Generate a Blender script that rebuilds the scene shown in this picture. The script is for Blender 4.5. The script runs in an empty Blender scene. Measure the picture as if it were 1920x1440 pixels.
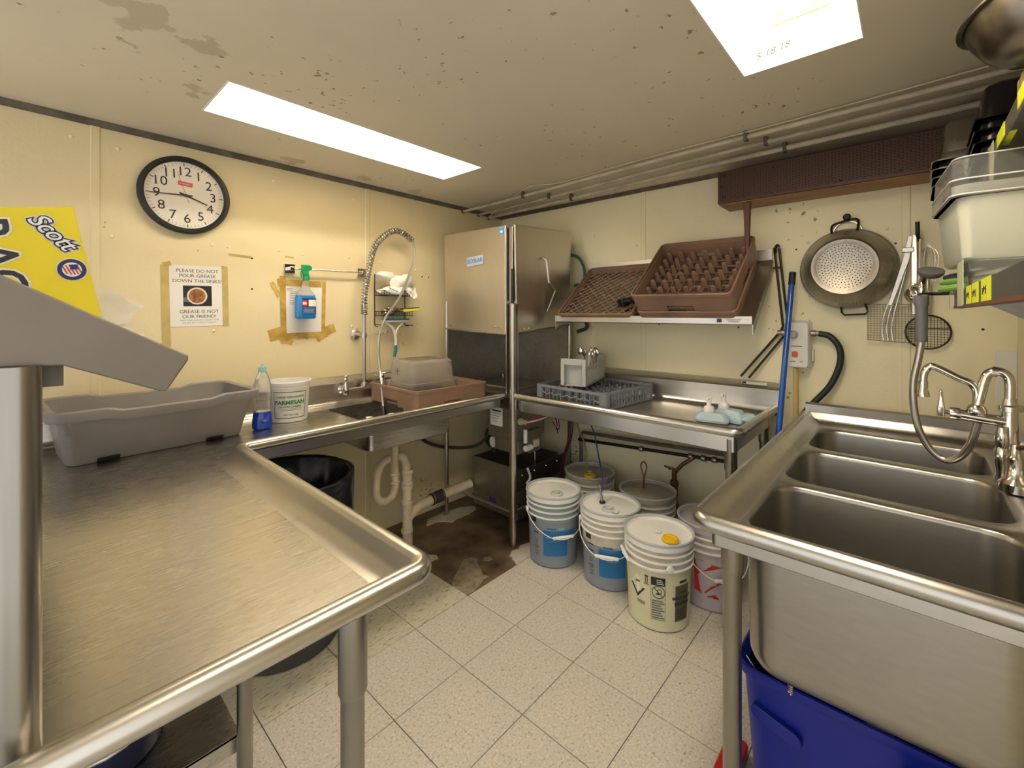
import bpy, bmesh, math, random
from mathutils import Vector, Matrix
random.seed(7)
PI = math.pi
D = bpy.data
SC = bpy.context.scene
COL = SC.collection

# ------------------------------------------------------------ camera, world, exposure
cam_data = D.cameras.new('camera')
cam = D.objects.new('camera', cam_data)
COL.objects.link(cam)
cam.location = (2.631, 2.482, 1.363)
cam.rotation_euler = (PI / 2, 0, math.radians(132.07))
cam_data.sensor_fit = 'HORIZONTAL'
cam_data.sensor_width = 36
cam_data.lens = 36 * 829 / 1920
cam_data.shift_y = (588.7 - 720) / 1920
cam_data.clip_start = 0.02
SC.camera = cam
world = D.worlds.new('world')
SC.world = world
world.use_nodes = True
world.node_tree.nodes['Background'].inputs[0].default_value = (1.0, 0.965, 0.90, 1)
world.node_tree.nodes['Background'].inputs[1].default_value = 1.45
SC.view_settings.view_transform = 'Standard'
SC.view_settings.look = 'None'
SC.view_settings.gamma = 1
SC.view_settings.use_curve_mapping = False
SC.view_settings.exposure = 0.12
TUBE_STRENGTH = 47.0


# ------------------------------------------------------------ materials
MATS = {}
def nt(m):
    m.use_nodes = True
    n = m.node_tree
    return n, n.nodes['Principled BSDF']
def node(n, t, **k):
    o = n.nodes.new(t)
    for a, v in k.items():
        if a[0] == 'i' and a[1:].isdigit():
            o.inputs[int(a[1:])].default_value = v
        elif a in o.inputs.keys():
            o.inputs[a].default_value = v
        else:
            setattr(o, a, v)
    return o
def coords(n, kind='Object', scale=(1, 1, 1)):
    tc = node(n, 'ShaderNodeTexCoord')
    mp = node(n, 'ShaderNodeMapping')
    mp.inputs['Scale'].default_value = scale
    n.links.new(tc.outputs[kind], mp.inputs['Vector'])
    return mp.outputs['Vector']
def rgba(c):
    return (c[0], c[1], c[2], 1)
def mat(name, col, rough=0.5, metal=0.0, var=None, bump=None, trans=0.0, ior=1.45, alpha=1.0,
        emis=0.0, coat=0.0, col2=None, stretch=(1, 1, 1), rvar=0.0, sss=0.0, spec=None):
    """generic procedural material: noise between col and col2, noise in roughness, bump"""
    if name in MATS:
        return MATS[name]
    m = D.materials.new(name)
    n, b = nt(m)
    b.inputs['Base Color'].default_value = rgba(col)
    b.inputs['Roughness'].default_value = rough
    b.inputs['Metallic'].default_value = metal
    b.inputs['Transmission Weight'].default_value = trans
    b.inputs['IOR'].default_value = ior
    b.inputs['Alpha'].default_value = alpha
    b.inputs['Coat Weight'].default_value = coat
    if spec is not None:
        b.inputs['Specular IOR Level'].default_value = spec
    if sss:
        b.inputs['Subsurface Weight'].default_value = sss
        b.inputs['Subsurface Radius'].default_value = (0.02, 0.02, 0.02)
        b.inputs['Subsurface Scale'].default_value = 0.5
    if emis:
        b.inputs['Emission Color'].default_value = rgba(col)
        b.inputs['Emission Strength'].default_value = emis
    vec = coords(n, scale=stretch)
    sc = (var or (12, 0))[0]
    nz = node(n, 'ShaderNodeTexNoise')
    nz.inputs['Scale'].default_value = sc
    nz.inputs['Detail'].default_value = 6
    n.links.new(vec, nz.inputs['Vector'])
    if var:
        c2 = col2 or tuple(max(0, c * (1 - var[1])) for c in col)
        r = node(n, 'ShaderNodeValToRGB')
        r.color_ramp.elements[0].position = 0.32
        r.color_ramp.elements[1].position = 0.68
        r.color_ramp.elements[0].color = rgba(c2)
        r.color_ramp.elements[1].color = rgba(col)
        n.links.new(nz.outputs['Fac'], r.inputs['Fac'])
        n.links.new(r.outputs['Color'], b.inputs['Base Color'])
    if rvar:
        mr = node(n, 'ShaderNodeMapRange')
        mr.inputs['To Min'].default_value = max(0.02, rough - rvar)
        mr.inputs['To Max'].default_value = min(1, rough + rvar)
        n.links.new(nz.outputs['Fac'], mr.inputs['Value'])
        n.links.new(mr.outputs['Result'], b.inputs['Roughness'])
    if bump:
        nb = node(n, 'ShaderNodeTexNoise')
        nb.inputs['Scale'].default_value = bump[0]
        nb.inputs['Detail'].default_value = 4
        n.links.new(vec, nb.inputs['Vector'])
        bp = node(n, 'ShaderNodeBump')
        bp.inputs['Strength'].default_value = bump[1]
        bp.inputs['Distance'].default_value = 0.002
        n.links.new(nb.outputs['Fac'], bp.inputs['Height'])
        n.links.new(bp.outputs['Normal'], b.inputs['Normal'])
    MATS[name] = m
    return m

def steel(name, col, rough, stretch, dirt=0.12, bump=0.012):
    m = D.materials.new(name)
    n, b = nt(m)
    b.inputs['Metallic'].default_value = 1.0
    vec = coords(n, scale=stretch)
    nz = node(n, 'ShaderNodeTexNoise'); nz.inputs['Scale'].default_value = 26; nz.inputs['Detail'].default_value = 4
    n.links.new(vec, nz.inputs['Vector'])
    v2 = coords(n)
    n2 = node(n, 'ShaderNodeTexNoise'); n2.inputs['Scale'].default_value = 5; n2.inputs['Detail'].default_value = 5
    n.links.new(v2, n2.inputs['Vector'])
    mx = node(n, 'ShaderNodeMix', data_type='RGBA')
    mx.inputs[6].default_value = rgba(tuple(c * (1 - dirt) for c in col))
    mx.inputs[7].default_value = rgba(col)
    add = node(n, 'ShaderNodeMath', operation='ADD')
    n.links.new(nz.outputs['Fac'], add.inputs[0]); n.links.new(n2.outputs['Fac'], add.inputs[1])
    mr = node(n, 'ShaderNodeMapRange')
    mr.inputs['From Min'].default_value = 0.6; mr.inputs['From Max'].default_value = 1.4
    n.links.new(add.outputs[0], mr.inputs['Value'])
    n.links.new(mr.outputs['Result'], mx.inputs[0])
    n.links.new(mx.outputs[2], b.inputs['Base Color'])
    m2 = node(n, 'ShaderNodeMapRange')
    m2.inputs['To Min'].default_value = rough + 0.025; m2.inputs['To Max'].default_value = rough - 0.015
    n.links.new(mr.outputs['Result'], m2.inputs['Value'])
    n.links.new(m2.outputs['Result'], b.inputs['Roughness'])
    MATS[name] = m
    return m

STEEL = steel('brushed_steel', (0.60, 0.58, 0.54), 0.27, (0.15, 7, 7))
STEELY = steel('brushed_steel_lengthwise', (0.60, 0.58, 0.54), 0.29, (7, 0.2, 7))
SINKSTEEL = steel('worn_sink_steel', (0.39, 0.38, 0.355), 0.30, (3, 0.8, 3), 0.14, 0.012)
RIMSTEEL = steel('rolled_rim_steel', (0.59, 0.57, 0.53), 0.28, (0.3, 0.3, 0.3), 0.06)
STEELZ = steel('brushed_steel_upright', (0.56, 0.535, 0.495), 0.30, (7, 7, 0.2))
LEGM = steel('leg_tube_steel', (0.33, 0.315, 0.285), 0.30, (6, 6, 0.3))
DOORM = steel('door_sheet_steel', (0.68, 0.64, 0.58), 0.36, (5, 5, 0.3), 0.10)
DULL = steel('dull_grey_steel', (0.44, 0.42, 0.385), 0.42, (3, 3, 3), 0.35, 0.03)
DARKSTEEL = steel('dark_steel', (0.20, 0.18, 0.155), 0.45, (3, 3, 3), 0.4, 0.03)
CHROME = mat('chrome', (0.80, 0.77, 0.72), 0.12, 1.0, var=(9, 0.12))
ALU = steel('worn_aluminium', (0.50, 0.47, 0.42), 0.42, (4, 4, 4), 0.35, 0.08)
BLACKM = mat('black_metal', (0.035, 0.032, 0.03), 0.45, 0.6, var=(14, 0.3))
BLACKP = mat('black_plastic', (0.02, 0.02, 0.022), 0.45, var=(10, 0.3))
BAG = mat('black_bag', (0.012, 0.013, 0.02), 0.22, var=(20, 0.4), bump=(22, 0.6))
WHITEP = mat('white_plastic', (0.86, 0.85, 0.82), 0.4, var=(9, 0.08))
DIRTYW = mat('dirty_white_plastic', (0.66, 0.63, 0.56), 0.45, var=(14, 0.22), col2=(0.50, 0.45, 0.36))
PVC = mat('aged_pvc', (0.80, 0.73, 0.58), 0.38, var=(9, 0.4), col2=(0.56, 0.45, 0.3))
RUBBER = mat('dark_rubber', (0.045, 0.043, 0.042), 0.6, var=(12, 0.3))
PAPER = mat('white_paper', (0.82, 0.80, 0.76), 0.7, var=(4, 0.06))
INK = mat('black_ink', (0.03, 0.03, 0.035), 0.6, var=(8, 0.2))
TAPE = mat('yellowed_tape', (0.62, 0.43, 0.12), 0.3, var=(18, 0.45), col2=(0.36, 0.22, 0.05))
TAPE2 = mat('pale_tape', (0.72, 0.56, 0.22), 0.3, var=(14, 0.25), alpha=0.8)
BROWNR = mat('brown_rack_plastic', (0.29, 0.180, 0.125), 0.5, var=(7, 0.3), bump=(120, 0.08))
GREYR = mat('grey_rack_plastic', (0.20, 0.22, 0.25), 0.5, var=(7, 0.2))
LGREY = mat('light_grey_plastic', (0.45, 0.46, 0.45), 0.5, var=(7, 0.15))
TUBGREY = mat('grey_bus_tub', (0.23, 0.215, 0.21), 0.48, var=(6, 0.15), bump=(150, 0.05))
WOODD = mat('dark_brown_mesh', (0.095, 0.040, 0.028), 0.5, var=(160, 0.5), bump=(260, 0.5))
WOOD = mat('brown_wood', (0.40, 0.20, 0.085), 0.5, var=(20, 0.4), stretch=(2, 0.3, 2))
YELLOW = mat('yellow_box_card', (0.80, 0.66, 0.02), 0.45, var=(5, 0.06))
NAVY = mat('navy_print', (0.02, 0.035, 0.16), 0.5, var=(8, 0.2))
BLKPRINT = mat('black_print', (0.035, 0.035, 0.035), 0.5, var=(8, 0.2))
WPRINT = mat('white_print', (0.85, 0.84, 0.8), 0.5, var=(8, 0.06))
REDPRINT = mat('red_print', (0.55, 0.03, 0.025), 0.45, var=(8, 0.15))
BLUEPRINT = mat('blue_print', (0.02, 0.17, 0.42), 0.4, var=(8, 0.15))
PALEBLUE = mat('pale_blue_print', (0.25, 0.5, 0.72), 0.4, var=(8, 0.1))
GREENPRINT = mat('green_print', (0.02, 0.22, 0.08), 0.5, var=(8, 0.1))
GREYPRINT = mat('grey_print', (0.17, 0.17, 0.17), 0.6, var=(8, 0.1))
NEON = mat('neon_yellow_tape', (0.80, 0.88, 0.03), 0.5, var=(9, 0.1))
BLUEPOLE = mat('blue_enamel', (0.01, 0.09, 0.42), 0.25, var=(6, 0.1), coat=0.3)
BLUEBIN = mat('blue_bin_plastic', (0.003, 0.014, 0.27), 0.42, var=(5, 0.15))
CLOTH = mat('white_cloth', (0.82, 0.79, 0.72), 0.85, var=(14, 0.1), bump=(60, 0.3))
GREENP = mat('green_plastic', (0.01, 0.30, 0.10), 0.3, var=(8, 0.12))
LIME = mat('lime_handle', (0.22, 0.50, 0.08), 0.4, var=(8, 0.1))
TEAL = mat('teal_plastic', (0.01, 0.20, 0.28), 0.35, var=(8, 0.1))
SPONGE = mat('yellow_sponge', (0.80, 0.62, 0.03), 0.8, var=(60, 0.15), bump=(90, 0.6))
SCOUR = mat('green_scourer', (0.05, 0.12, 0.09), 0.9, var=(90, 0.3), bump=(120, 0.8))
WOOL = mat('steel_wool', (0.45, 0.42, 0.36), 0.35, 1.0, var=(60, 0.4))
BLUELIQ = mat('blue_liquid', (0.005, 0.045, 0.42), 0.08, var=(5, 0.15), coat=0.4)
SKYLIQ = mat('sky_blue_liquid', (0.015, 0.22, 0.62), 0.1, var=(5, 0.1), coat=0.4)
ICEBLUE = mat('pale_blue_gel', (0.44, 0.57, 0.66), 0.3, var=(6, 0.1))
CLEAR = mat('clear_plastic', (0.92, 0.93, 0.93), 0.12, trans=0.92, ior=1.2, var=(5, 0.03))
FROST = mat('frosted_clear_plastic', (0.86, 0.82, 0.76), 0.25, trans=0.82, ior=1.15, var=(10, 0.12))
MILKY = mat('milky_translucent_plastic', (0.80, 0.82, 0.72), 0.4, trans=0.22, ior=1.2, var=(4, 0.06))
BRASS = mat('tarnished_brass', (0.22, 0.12, 0.06), 0.5, 0.8, var=(16, 0.5))
ORANGE = mat('orange_button', (0.65, 0.16, 0.05), 0.4, var=(8, 0.1))
REDWIRE = mat('red_wire', (0.42, 0.03, 0.05), 0.4, var=(8, 0.1))
PURPLE = mat('purple_tubing', (0.10, 0.025, 0.06), 0.35, var=(8, 0.2))
BLUEWIRE = mat('blue_tubing', (0.05, 0.07, 0.32), 0.35, var=(8, 0.2))
PAINTPIPE = mat('painted_conduit', (0.62, 0.55, 0.43), 0.55, var=(9, 0.35))
GRIME = mat('grimy_trim', (0.16, 0.14, 0.11), 0.55, var=(14, 0.45))
LIGHTW = mat('fixture_white_enamel', (0.86, 0.83, 0.76), 0.45, var=(5, 0.05))
FLANGE = mat('fixture_flange', (0.80, 0.81, 0.80), 0.4, var=(12, 0.06))
TUBEM = mat('lit_tube', (1.0, 0.94, 0.82), 0.4, emis=TUBE_STRENGTH)

def wall_mat(name, col, stain, amount):
    m = D.materials.new(name)
    n, b = nt(m)
    b.inputs['Roughness'].default_value = 0.42
    v = coords(n)
    a = node(n, 'ShaderNodeTexNoise'); a.inputs['Scale'].default_value = 1.6; a.inputs['Detail'].default_value = 6
    n.links.new(v, a.inputs['Vector'])
    r = node(n, 'ShaderNodeValToRGB')
    r.color_ramp.elements[0].position = 0.35; r.color_ramp.elements[1].position = 0.62
    r.color_ramp.elements[0].color = rgba(tuple(c * (1 - amount) for c in col)); r.color_ramp.elements[1].color = rgba(col)
    n.links.new(a.outputs['Fac'], r.inputs['Fac'])
    s = node(n, 'ShaderNodeTexNoise'); s.inputs['Scale'].default_value = 34; s.inputs['Detail'].default_value = 3
    n.links.new(v, s.inputs['Vector'])
    s2 = node(n, 'ShaderNodeTexNoise'); s2.inputs['Scale'].default_value = 2.2
    n.links.new(v, s2.inputs['Vector'])
    mm = node(n, 'ShaderNodeMath', operation='MULTIPLY')
    n.links.new(s.outputs['Fac'], mm.inputs[0]); n.links.new(s2.outputs['Fac'], mm.inputs[1])
    th = node(n, 'ShaderNodeMapRange')
    th.inputs['From Min'].default_value = 0.425; th.inputs['From Max'].default_value = 0.445
    n.links.new(mm.outputs[0], th.inputs['Value'])
    mx = node(n, 'ShaderNodeMix', data_type='RGBA')
    n.links.new(th.outputs['Result'], mx.inputs[0]); n.links.new(r.outputs['Color'], mx.inputs[6])
    mx.inputs[7].default_value = rgba(stain)
    n.links.new(mx.outputs[2], b.inputs['Base Color'])
    bn = node(n, 'ShaderNodeTexNoise'); bn.inputs['Scale'].default_value = 70; bn.inputs['Detail'].default_value = 3
    n.links.new(v, bn.inputs['Vector'])
    bp = node(n, 'ShaderNodeBump'); bp.inputs['Strength'].default_value = 0.22; bp.inputs['Distance'].default_value = 0.004
    n.links.new(bn.outputs['Fac'], bp.inputs['Height']); n.links.new(bp.outputs['Normal'], b.inputs['Normal'])
    MATS[name] = m
    return m
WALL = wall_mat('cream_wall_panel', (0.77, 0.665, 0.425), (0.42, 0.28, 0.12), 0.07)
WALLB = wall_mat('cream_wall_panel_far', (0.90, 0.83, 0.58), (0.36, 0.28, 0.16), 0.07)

def ceiling_mat():
    m = D.materials.new('stained_ceiling_paint')
    n, b = nt(m)
    b.inputs['Roughness'].default_value = 0.5
    v = coords(n)
    base = (0.75, 0.69, 0.57)
    peel = (0.34, 0.27, 0.17)
    # small flecks where the paint has come off, thicker towards the middle of the room
    f = node(n, 'ShaderNodeTexNoise'); f.inputs['Scale'].default_value = 30; f.inputs['Detail'].default_value = 3; f.inputs['Roughness'].default_value = 0.6
    n.links.new(v, f.inputs['Vector'])
    g = node(n, 'ShaderNodeTexNoise'); g.inputs['Scale'].default_value = 1.9; g.inputs['Detail'].default_value = 1
    n.links.new(v, g.inputs['Vector'])
    mu = node(n, 'ShaderNodeMath', operation='MULTIPLY_ADD')
    n.links.new(g.outputs['Fac'], mu.inputs[0]); mu.inputs[1].default_value = 0.30; n.links.new(f.outputs['Fac'], mu.inputs[2])
    th = node(n, 'ShaderNodeMapRange'); th.inputs['From Min'].default_value = 0.850; th.inputs['From Max'].default_value = 0.868
    n.links.new(mu.outputs[0], th.inputs['Value'])
    # one large peeled patch and two scars beside the lamps
    fac = th.outputs['Result']
    w = node(n, 'ShaderNodeTexNoise'); w.inputs['Scale'].default_value = 14; w.inputs['Detail'].default_value = 5
    n.links.new(v, w.inputs['Vector'])
    for cx, cy, rad, amt in ((2.42, 0.97, 0.10, 0.42), (2.44, 0.80, 0.05, 0.7), (2.27, 0.93, 0.08, 0.45), (2.19, 0.60, 0.06, 0.5), (1.70, 0.12, 0.08, 0.5), (1.30, 0.10, 0.07, 0.5), (0.92, 0.12, 0.07, 0.4)):
        vm = node(n, 'ShaderNodeVectorMath', operation='DISTANCE')
        n.links.new(v, vm.inputs[0]); vm.inputs[1].default_value = (cx, cy, 2.155)
        ad = node(n, 'ShaderNodeMath', operation='MULTIPLY_ADD')
        n.links.new(w.outputs['Fac'], ad.inputs[0]); ad.inputs[1].default_value = rad * 4.2; n.links.new(vm.outputs['Value'], ad.inputs[2])
        q = node(n, 'ShaderNodeMapRange')
        q.inputs['From Min'].default_value = rad * 2.75; q.inputs['From Max'].default_value = rad * 2.55
        q.inputs['To Max'].default_value = amt
        n.links.new(ad.outputs[0], q.inputs['Value'])
        mxx = node(n, 'ShaderNodeMath', operation='MAXIMUM')
        n.links.new(fac, mxx.inputs[0]); n.links.new(q.outputs['Result'], mxx.inputs[1])
        fac = mxx.outputs[0]
    cl = node(n, 'ShaderNodeTexNoise'); cl.inputs['Scale'].default_value = 1.3; cl.inputs['Detail'].default_value = 4
    n.links.new(v, cl.inputs['Vector'])
    r = node(n, 'ShaderNodeValToRGB')
    r.color_ramp.elements[0].color = rgba(tuple(c * 0.9 for c in base)); r.color_ramp.elements[1].color = rgba(base)
    r.color_ramp.elements[0].position = 0.35; r.color_ramp.elements[1].position = 0.65
    n.links.new(cl.outputs['Fac'], r.inputs['Fac'])
    mx = node(n, 'ShaderNodeMix', data_type='RGBA')
    n.links.new(fac, mx.inputs[0]); n.links.new(r.outputs['Color'], mx.inputs[6]); mx.inputs[7].default_value = rgba(peel)
    n.links.new(mx.outputs[2], b.inputs['Base Color'])
    bp = node(n, 'ShaderNodeBump'); bp.inputs['Strength'].default_value = 0.5; bp.inputs['Distance'].default_value = 0.003; bp.invert = True
    n.links.new(fac, bp.inputs['Height']); n.links.new(bp.outputs['Normal'], b.inputs['Normal'])
    return m
CEIL = ceiling_mat()

def tile_mat(name, col, light, dark, streak):
    m = D.materials.new(name)
    n, b = nt(m)
    b.inputs['Roughness'].default_value = 0.38
    oi = node(n, 'ShaderNodeObjectInfo')
    tc = node(n, 'ShaderNodeTexCoord')
    ad = node(n, 'ShaderNodeVectorMath', operation='ADD')
    cb = node(n, 'ShaderNodeCombineXYZ')
    ml = node(n, 'ShaderNodeMath', operation='MULTIPLY'); ml.inputs[1].default_value = 40
    n.links.new(oi.outputs['Random'], ml.inputs[0]); n.links.new(ml.outputs[0], cb.inputs[0])
    mp = node(n, 'ShaderNodeMapping'); mp.inputs['Scale'].default_value = streak
    n.links.new(tc.outputs['Object'], mp.inputs['Vector'])
    n.links.new(mp.outputs['Vector'], ad.inputs[0]); n.links.new(cb.outputs[0], ad.inputs[1])
    prev = None
    for sc, lo, hi, c in ((120, 0.54, 0.62, light), (100, 0.58, 0.64, dark), (45, 0.70, 0.73, tuple(x * 0.75 for x in dark))):
        nz = node(n, 'ShaderNodeTexNoise'); nz.inputs['Scale'].default_value = sc; nz.inputs['Detail'].default_value = 2
        off = node(n, 'ShaderNodeVectorMath', operation='ADD'); off.inputs[1].default_value = (sc, sc * 0.3, 0)
        n.links.new(ad.outputs[0], off.inputs[0]); n.links.new(off.outputs[0], nz.inputs['Vector'])
        mr = node(n, 'ShaderNodeMapRange'); mr.inputs['From Min'].default_value = lo; mr.inputs['From Max'].default_value = hi
        n.links.new(nz.outputs['Fac'], mr.inputs['Value'])
        mx = node(n, 'ShaderNodeMix', data_type='RGBA')
        n.links.new(mr.outputs['Result'], mx.inputs[0])
        if prev is None:
            mx.inputs[6].default_value = rgba(col)
        else:
            n.links.new(prev, mx.inputs[6])
        mx.inputs[7].default_value = rgba(c)
        prev = mx.outputs[2]
    n.links.new(prev, b.inputs['Base Color'])
    return m
TILE = tile_mat('speckled_vinyl_tile', (0.58, 0.54, 0.475), (0.68, 0.645, 0.58), (0.43, 0.385, 0.325), (1, 1, 1))
OLDTILE = tile_mat('old_green_cream_tile', (0.58, 0.55, 0.43), (0.64, 0.61, 0.50), (0.36, 0.32, 0.23), (0.3, 1.0, 1))
CONCRETE = mat('bare_dirty_subfloor', (0.22, 0.16, 0.10), 0.34, var=(7, 0.7), col2=(0.05, 0.034, 0.02), bump=(18, 0.5), rvar=0.15)

# ------------------------------------------------------------ mesh builder
class MB:
    def __init__(s):
        s.v = []; s.f = []
    def add(s, vs, fs):
        o = len(s.v)
        s.v += [tuple(p) for p in vs]
        s.f += [tuple(i + o for i in f) for f in fs]
        return s
    def box(s, x0, x1, y0, y1, z0, z1):
        vs = [(x, y, z) for z in (z0, z1) for y in (y0, y1) for x in (x0, x1)]
        return s.add(vs, [(0, 2, 3, 1), (4, 5, 7, 6), (0, 1, 5, 4), (2, 6, 7, 3), (0, 4, 6, 2), (1, 3, 7, 5)])
    def loft(s, rings, cap0=True, cap1=True, closed=True):
        n = len(rings[0]); vs = [p for r in rings for p in r]; fs = []
        for k in range(len(rings) - 1):
            for i in range(n if closed else n - 1):
                j = (i + 1) % n
                fs.append((k * n + i, k * n + j, (k + 1) * n + j, (k + 1) * n + i))
        if cap0: fs.append(tuple(range(n))[::-1])
        if cap1: fs.append(tuple((len(rings) - 1) * n + i for i in range(n)))
        return s.add(vs, fs)
    def tube(s, pts, r, n=10, caps=True, closed=False):
        pts = [Vector(p) for p in pts]
        rr = r if isinstance(r, (list, tuple)) else [r] * len(pts)
        rings = []; up = None
        m = len(pts)
        for i, p in enumerate(pts):
            if closed:
                t = pts[(i + 1) % m] - pts[i - 1]
            else:
                t = pts[min(i + 1, m - 1)] - pts[max(i - 1, 0)]
            t.normalize()
            if up is None:
                a = Vector((0, 0, 1)) if abs(t.z) < 0.9 else Vector((1, 0, 0))
                up = t.cross(a).normalized()
            else:
                up = (up - t * up.dot(t)).normalized()
            w = t.cross(up)
            rings.append([p + (up * math.cos(2 * PI * k / n) + w * math.sin(2 * PI * k / n)) * rr[i] for k in range(n)])
        if closed:
            rings.append(rings[0])
            return s.loft(rings, False, False)
        return s.loft(rings, caps, caps)
    def lathe(s, prof, n=24, c=(0, 0, 0), axis=None, caps=True):
        M = Matrix.Translation(c) @ (axis_matrix(axis) if axis is not None else Matrix())
        rings = [[M @ Vector((r * math.cos(2 * PI * k / n), r * math.sin(2 * PI * k / n), z)) for k in range(n)] for r, z in prof]
        return s.loft(rings, caps, caps)
    def prism(s, poly, f0, f1):
        """poly: list of 2D points; f0, f1 map a 2D point to 3D"""
        return s.loft([[f0(*p) for p in poly], [f1(*p) for p in poly]])
    def sphere(s, c, r, n=12, sc=(1, 1, 1)):
        m = n // 2
        prof = [(max(1e-4, math.sin(PI * k / m)), -math.cos(PI * k / m)) for k in range(m + 1)]
        rings = [[(c[0] + r * sc[0] * a * math.cos(2 * PI * k / n), c[1] + r * sc[1] * a * math.sin(2 * PI * k / n), c[2] + r * sc[2] * z) for k in range(n)] for a, z in prof]
        return s.loft(rings)
    def sweep(s, path, prof, caps=True):
        """open 2D path, profile (d = offset to the left, z)"""
        n = len(path); rings = []
        for i in range(n):
            p = Vector(path[i])
            a = (Vector(path[i]) - Vector(path[i - 1])).normalized() if i > 0 else None
            b = (Vector(path[i + 1]) - Vector(path[i])).normalized() if i < n - 1 else None
            t = (a + b).normalized() if a and b else (a or b)
            nl = Vector((-t.y, t.x))
            k = 1.0
            if a and b:
                k = 1 / max(0.5, nl.dot(Vector((-a.y, a.x))))
            rings.append([(p.x + nl.x * d * k, p.y + nl.y * d * k, z) for d, z in prof])
        return s.loft(rings, caps, caps)
    def build(s, name, m, parent=None, smooth=True, bevel=0.0, angle=35, loc=None):
        me = D.meshes.new(name)
        me.from_pydata(s.v, [], s.f)
        bm = bmesh.new(); bm.from_mesh(me)
        bmesh.ops.remove_doubles(bm, verts=bm.verts, dist=1e-6)
        bmesh.ops.recalc_face_normals(bm, faces=bm.faces)
        bm.to_mesh(me); bm.free()
        if smooth:
            me.shade_smooth()
            me.set_sharp_from_angle(angle=math.radians(angle))
        me.materials.append(m)
        o = D.objects.new(name, me)
        COL.objects.link(o)
        if bevel:
            b = o.modifiers.new('bevel', 'BEVEL'); b.width = bevel; b.segments = 2; b.limit_method = 'ANGLE'; b.angle_limit = math.radians(40)
        if parent is not None:
            attach(o, parent)
        return o

def attach(o, parent):
    o.parent = parent
    l = parent.location if parent.parent is None else Vector((0, 0, 0))
    if parent.type == 'EMPTY':
        o.matrix_parent_inverse = Matrix.Translation(-Vector(parent.location))
    return o
def axis_matrix(a):
    return Vector((0, 0, 1)).rotation_difference(Vector(a).normalized()).to_matrix().to_4x4()
def thing(name, label, cat, loc=(0, 0, 0), group=None):
    o = D.objects.new(name, None); COL.objects.link(o)
    o.location = loc; o.empty_display_size = 0.05
    return tag(o, label, cat, group)
def tag(o, label, cat, group=None):
    o['label'] = label; o['category'] = cat
    if group: o['group'] = group
    return o
def struct(o):
    o['kind'] = 'structure'; return o
def stuff(o):
    o['kind'] = 'stuff'; return o
def dup(root, loc=None, rot=None, label=None, skip=()):
    r = root.copy(); COL.objects.link(r)
    if loc is not None: r.location = loc
    if rot is not None: r.rotation_euler = rot
    if label: r['label'] = label
    def rec(src, dst):
        for ch in list(src.children):
            if ch.name.split('.')[0] in skip: continue
            c = ch.copy(); COL.objects.link(c); c.parent = dst; c.matrix_parent_inverse = ch.matrix_parent_inverse.copy()
            rec(ch, c)
    rec(root, r)
    return r
def rrect(w, h, r, z=0.0, cx=0.0, cy=0.0, nc=5, ns=1):
    """rounded rectangle ring (counter-clockwise), nc arc segments, ns segments on each side"""
    pts = []
    cs = [(w / 2 - r, -h / 2 + r, -PI / 2), (w / 2 - r, h / 2 - r, 0), (-w / 2 + r, h / 2 - r, PI / 2), (-w / 2 + r, -h / 2 + r, PI)]
    for k in range(4):
        x, y, a = cs[k]
        arc = [(x + r * math.cos(a + PI / 2 * i / nc), y + r * math.sin(a + PI / 2 * i / nc)) for i in range(nc + 1)]
        pts += arc
        nx, ny, na = cs[(k + 1) % 4]
        e = (nx + r * math.cos(na), ny + r * math.sin(na))
        for i in range(1, ns):
            t = i / ns
            pts.append((arc[-1][0] * (1 - t) + e[0] * t, arc[-1][1] * (1 - t) + e[1] * t))
    return [(cx + x, cy + y, z) for x, y in pts]
def fillet(path, r, n=6):
    out = [path[0]]
    for i in range(1, len(path) - 1):
        p = Vector(path[i]); a = (Vector(path[i - 1]) - p).normalized(); b = (Vector(path[i + 1]) - p).normalized()
        ang = a.angle(b); d = r / math.tan(ang / 2)
        c = p + (a + b).normalized() * (r / math.sin(ang / 2))
        s, e = p + a * d - c, p + b * d - c
        for k in range(n + 1):
            v = (s * (1 - k / n) + e * (k / n)).normalized() * r
            out.append(tuple(c + v))
    out.append(path[-1])
    return out
def smooth_path(pts, n=8):
    """Catmull-Rom"""
    P = [Vector(p) for p in pts]; P = [P[0] * 2 - P[1]] + P + [P[-1] * 2 - P[-2]]
    out = []
    for i in range(1, len(P) - 2):
        for k in range(n):
            t = k / n
            a, b, c, d = P[i - 1], P[i], P[i + 1], P[i + 2]
            out.append(0.5 * ((2 * b) + (c - a) * t + (2 * a - 5 * b + 4 * c - d) * t * t + (3 * b - a - 3 * c + d) * t ** 3))
    out.append(P[-2])
    return out
def text_mesh(body, size, offset=0.0, shear=0.0, ext=0.0003, spacing=1.0):
    cu = D.curves.new('lettering', 'FONT')
    cu.body = body; cu.size = size; cu.align_x = 'CENTER'; cu.align_y = 'CENTER'
    cu.offset = offset; cu.shear = shear; cu.extrude = ext; cu.resolution_u = 3; cu.space_character = spacing
    o = D.objects.new('lettering', cu); COL.objects.link(o)
    dg = bpy.context.evaluated_depsgraph_get()
    me = D.meshes.new_from_object(o.evaluated_get(dg))
    D.objects.remove(o); D.curves.remove(cu)
    return me
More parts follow.
